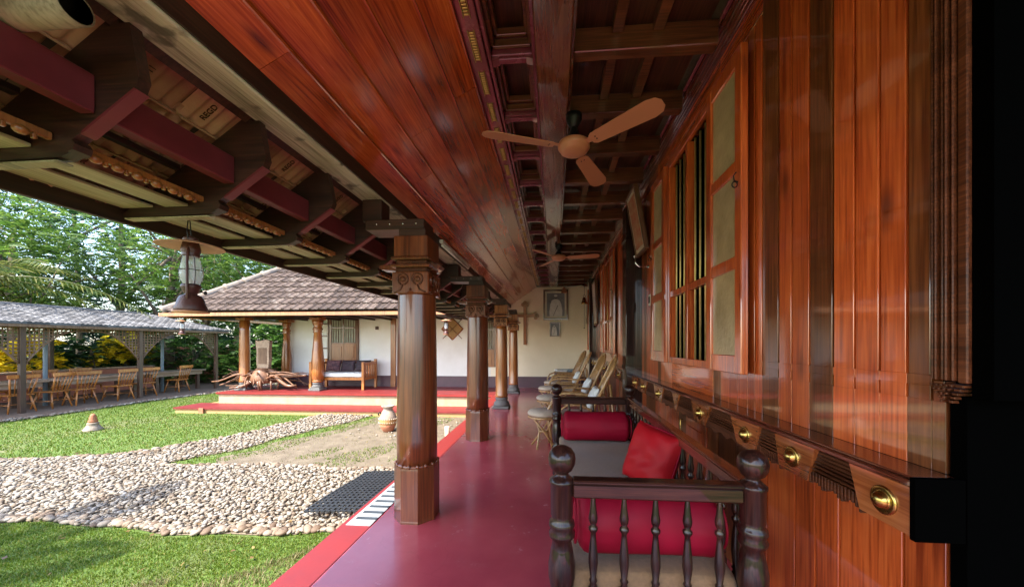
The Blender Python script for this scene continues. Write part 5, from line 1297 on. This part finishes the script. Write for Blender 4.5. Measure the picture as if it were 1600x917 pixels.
# ================================================================== TREES AND SHRUBS
def sprigs(centers, rng, n_leaf, ln, lw, droop=.4, L=.5, up=.2):
    # each sprig: a curved stem with paired leaflets, as one merged array of quads
    n = len(centers); C = np.array(centers)
    az = rng.uniform(0, 2*np.pi, n); el = rng.uniform(-.5, .6, n)+up
    d = np.stack([np.cos(az)*np.cos(el), np.sin(az)*np.cos(el), np.sin(el)], 1)
    side = np.stack([-np.sin(az), np.cos(az), np.zeros(n)], 1); roll = rng.uniform(-.7, .7, n)
    upv = np.cross(d, side); side = side*np.cos(roll)[:, None]+upv*np.sin(roll)[:, None]
    Ls = L*rng.uniform(.6, 1.3, n); quads = []
    for i in range(n_leaf):
        t = (i//2+1)/(n_leaf/2+.5); s = 1 if i % 2 else -1
        p = C + d*(Ls*t)[:, None]; p[:, 2] -= droop*Ls*t*t
        ld = side*s*.85 + d*.5; ld[:, 2] -= .25; ld /= np.linalg.norm(ld, axis=1)[:, None]
        wv = np.cross(ld, np.cross(d, side)); wv /= np.maximum(1e-6, np.linalg.norm(wv, axis=1))[:, None]
        l = ln*(1-.45*abs(t-.4))*rng.uniform(.75, 1.25, n)
        tip = p+ld*l[:, None]; m1 = p+ld*(l*.45)[:, None]+wv*lw; m2 = p+ld*(l*.45)[:, None]-wv*lw
        quads.append(np.stack([p, m1, tip, m2], 1))
    V = np.concatenate(quads).reshape(-1, 3); return V, np.arange(len(V)).reshape(-1, 4)
def tree(name, label, x, y, h, cr, mat, seed, n_cl=60, per=14, n_leaf=14, ln=.16, lw=.03, trunk=.16, base=.35, cat='tree', L=.5, flat=.8, droop=.4, lean=0):
    rng = np.random.default_rng(seed); r = random.Random(seed)
    t = thing(name, label, cat, 'garden trees' if cat == 'tree' else 'garden shrubs')
    tm = MB(); tips = []; z0 = GZ; cz = z0+h*(base+(1-base)*.5); hz = h*(1-base)*.5
    p = [(x+lean*(i/5)+.12*math.sin(i*1.3+seed), y+.12*math.cos(i*1.7+seed), z0+h*.78*i/5) for i in range(6)]
    tm.tube(p, [trunk*(1-.13*i) for i in range(6)], 9)
    clusters = []
    for k in range(n_cl):
        u = rng.normal(size=3); u /= np.linalg.norm(u); rad = rng.uniform(.35, 1.0)**.6
        wobb = 1+.25*math.sin(3*math.atan2(u[1], u[0])+seed)
        clusters.append((x+lean+u[0]*cr*rad*wobb, y+u[1]*cr*rad*wobb, cz+u[2]*hz*rad))
    for k in range(min(14, n_cl)):
        c = clusters[k]; b = p[2+k % 4]; mid = [lerp(b[i], c[i], .5)+r.uniform(-.15, .15)*cr*.3 for i in range(3)]
        tm.tube([b, mid, c], [trunk*.38, trunk*.22, trunk*.07], 6)
    obj('trunk', tm, M['bark'], t)
    pts = []
    for c in clusters:
        s = cr*rng.uniform(.16, .30)
        for q in rng.normal(size=(per, 3)): pts.append((c[0]+q[0]*s, c[1]+q[1]*s, max(z0+.15, c[2]+q[2]*s*.7)))
    V, Q = sprigs(pts, rng, n_leaf, ln, lw, droop, L)
    np_mesh('crown', V, Q, M[mat], t); settle(t, (x, y, z0)); return t
def frond(m, base, az, el, L, n=34, ll=.55, lw=.024, droop=.9, rs=random):
    d = Vector((math.cos(az)*math.cos(el), math.sin(az)*math.cos(el), math.sin(el))); side = Vector((-math.sin(az), math.cos(az), 0)); pts = []
    for i in range(n+1):
        t = i/n; q = Vector(base)+d*(L*t); q.z -= droop*L*t*t*.6; pts.append(q)
    m.tube(pts[::4]+[pts[-1]], [lerp(.03, .006, k/(len(pts[::4]))) for k in range(len(pts[::4])+1)], 5, False)
    for i in range(2, n+1):
        t = i/n; tg = (pts[i]-pts[i-1]).normalized(); l = ll*(math.sin(math.pi*min(1, t*.88+.12))**.6)*rs.uniform(.85, 1.1)
        for s in (-1, 1):
            ld = (side*s*.8+tg*.55+Vector((0, 0, -.28+rs.uniform(-.12, .12)))).normalized(); tip = pts[i]+ld*l+Vector((0, 0, -.18*l)); mid = pts[i]+ld*l*.5
            wv = tg*lw; m.add([pts[i], mid+wv, tip, mid-wv], [(0, 1, 2, 3)])
def palm(name, label, x, y, h, nf, L, seed, mat='palm_dark', els=(-.2, .9), trunk=.14, group='garden palms', lw=.024):
    r = random.Random(seed); t = thing(name, label, 'palm', group)
    tp = [(x+.3*math.sin(i*.4+seed)*i/8, y, GZ+h*i/8) for i in range(9)]
    pr = []; rr = []
    for i in range(33):
        a = i/32; k = a*8; i0 = min(7, int(k)); pr.append(tuple(lerp(tp[i0][q], tp[i0+1][q], k-i0) for q in range(3))); rr.append(trunk*(1-.35*a)*(1.07 if i % 2 else .95))
    obj('trunk', MB().tube(pr, rr, 10), M['bark'], t)
    for k in range(nf):
        m = MB(); frond(m, tp[-1], 2*math.pi*k/nf+r.uniform(-.2, .2), r.uniform(*els), L*r.uniform(.8, 1.1), lw=lw, rs=r); obj('frond', m, M[mat], t)
    settle(t, (x, y, GZ)); return t
# backdrop trees, far to near
tree('tall_tree', 'tall dark leafy tree far behind the pavilion at the left edge', -29, 15, 12, 4.2, 'leaf_b', 101, 70, 16, 12, .30, .05, .25, .2, L=.8)
tree('tall_tree', 'tall deep green tree behind the middle of the pavilion', -27, 20, 12.5, 4.2, 'leaf_b', 102, 70, 16, 12, .30, .05, .25, .2, L=.8)
tree('tall_tree', 'deep green tree behind the gap between pavilion and porch', -23, 24, 11, 4.0, 'leaf_b', 103, 70, 16, 12, .30, .05, .22, .15, L=.8)
tree('feathery_tree', 'feathery light green tree right behind the pavilion ridge on the left', -19.5, 11.2, 7.2, 2.7, 'leaf_a', 111, 74, 15, 16, .17, .028, .17, .25, L=.6)
tree('feathery_tree', 'feathery tree with crooked pale trunk behind the pavilion', -17.6, 14.6, 7.4, 2.5, 'leaf_a', 112, 60, 14, 16, .16, .026, .25, .46, L=.6, lean=.5)
tree('feathery_tree', 'feathery green tree rising above the hip of the porch roof', -15.0, 19.0, 8.2, 3.0, 'leaf_a', 113, 74, 15, 16, .18, .03, .18, .25, L=.6)
tree('feathery_tree', 'dense feathery tree behind the large hurricane lantern', -19.0, 18.0, 8.5, 2.9, 'leaf_a', 114, 74, 15, 16, .18, .03, .2, .25, L=.65)
tree('feathery_tree', 'feathery tree at the far left edge above the pavilion roof', -22.5, 11.8, 8.6, 2.8, 'leaf_a', 115, 66, 15, 16, .18, .03, .2, .25, L=.65)
tree('broadleaf_tree', 'broadleaf tree with glossy leaves behind the porch column', -14.2, 18.2, 4.8, 1.8, 'leaf_c', 116, 44, 14, 10, .22, .06, .12, .1, L=.45)
tree('broadleaf_tree', 'bright broadleaf tree beside the driftwood seat', -12.0, 15.4, 3.6, 1.3, 'leaf_c', 117, 40, 12, 10, .2, .055, .1, .08, L=.4)
SH = [(-17.9, 6.2, 1.7, 1.1, 'leaf_b', 'dark shrub behind the left table'), (-18.1, 8.2, 1.9, 1.2, 'leaf_b', 'dark shrub behind the first lattice arch'), (-18.3, 12.6, 2.0, 1.2, 'leaf_b', 'dark green shrub behind the right table'), (-16.5, 14.9, 2.2, 1.3, 'leaf_c', 'leafy shrub beyond the right end of the pavilion'),
      (-14.9, 15.4, 1.9, 1.1, 'leaf_c', 'bright round shrub by the path bend'), (-18.6, 15.0, 2.7, 1.5, 'leaf_b', 'big dark shrub behind the pavilion end'), (-13.4, 15.9, 1.2, .8, 'leaf_c', 'low bright shrub before the garden wall'), (-20.2, 9.5, 2.6, 1.5, 'leaf_b', 'tall dark shrub at the back of the garden')]
for i, (x, y, h, c, mt, lab) in enumerate(SH): tree('shrub', lab, x, y, h, c, mt, 200+i, 34, 12, 10, .17, .045, .06, .0, cat='shrub', L=.35)
for i, (x, y, lab) in enumerate(((-18.2, 10.9, 'yellow flowering bush behind the middle of the pavilion'), (-17.9, 13.4, 'yellow flowering bush seen past the lattice post'))):
    tree('flowering_bush', lab, x, y, 2.0, .85, 'leaf_y', 230+i, 26, 14, 8, .16, .05, .05, .1, cat='shrub', L=.28)
# yellowish coconut frond hanging over the pavilion roof and the palms it comes from
palm('coconut_palm', 'coconut palm with yellowing fronds at the left edge above the pavilion', -17.35, 9.35, 3.75, 15, 3.6, 301, 'palm', (-.1, .8))
palm('coconut_palm', 'dark coconut palm standing behind the pavilion at the far left', -22.8, 10.2, 6.0, 14, 3.4, 302, 'palm_dark', (-.3, .9))
palm('coconut_palm', 'slim palm far behind the pavilion', -30, 20, 10, 14, 3.6, 303, 'palm_dark', (-.2, .9))
# palm standing on the near lawn outside the view; its fronds shade the grass at the lower left
palm('coconut_palm', 'coconut palm on the near lawn left of the view', -7.4, -1.85, 5.9, 10, 2.3, 304, 'palm_dark', (-.2, .6), lw=.05)

# far-off wood beyond the garden, one mass
rngw = np.random.default_rng(9); cw = []
for k in range(5200):
    a = rngw.uniform(0, 1); x = lerp(-46, -16, a)+rngw.normal()*2; y = lerp(8, 44, a)+rngw.normal()*2; z = GZ+abs(rngw.normal())*4.2*rngw.uniform(.2, 1.3)
    cw.append((x, y, z))
V, Q = sprigs(cw, rngw, 10, .5, .11, .4, .9)
tag(np_mesh('distant_wood', V, Q, M['leaf_b'], None, 'stuff'), 'dark mass of far trees closing the garden behind the pavilion', 'trees')

# fallen leaves on lawn and gravel
LV = []
for k in range(420):
    y = rp.uniform(1.6, 8.2); x = rp.uniform(-9, -1.6)
    if not vis(x, y): continue
    a = rp.uniform(0, 6.3); r_ = rp.uniform(.012, .03); z = GZ + (.055 if in_gravel(x, y) else .03)
    c_, s_ = math.cos(a)*r_, math.sin(a)*r_; t1, t2 = rp.uniform(-.01, .012), rp.uniform(-.01, .012)
    LV += [(x-c_, y-s_, z), (x+s_*.45, y-c_*.45, z+t1), (x+c_, y+s_, z+.004), (x-s_*.45, y+c_*.45, z+t2)]
LV = np.array(LV); tag(np_mesh('fallen_leaves', LV, np.arange(len(LV)).reshape(-1, 4), M['deadleaf'], None, 'stuff'), 'dry brown and yellow leaves scattered over lawn and pebbles', 'leaves')
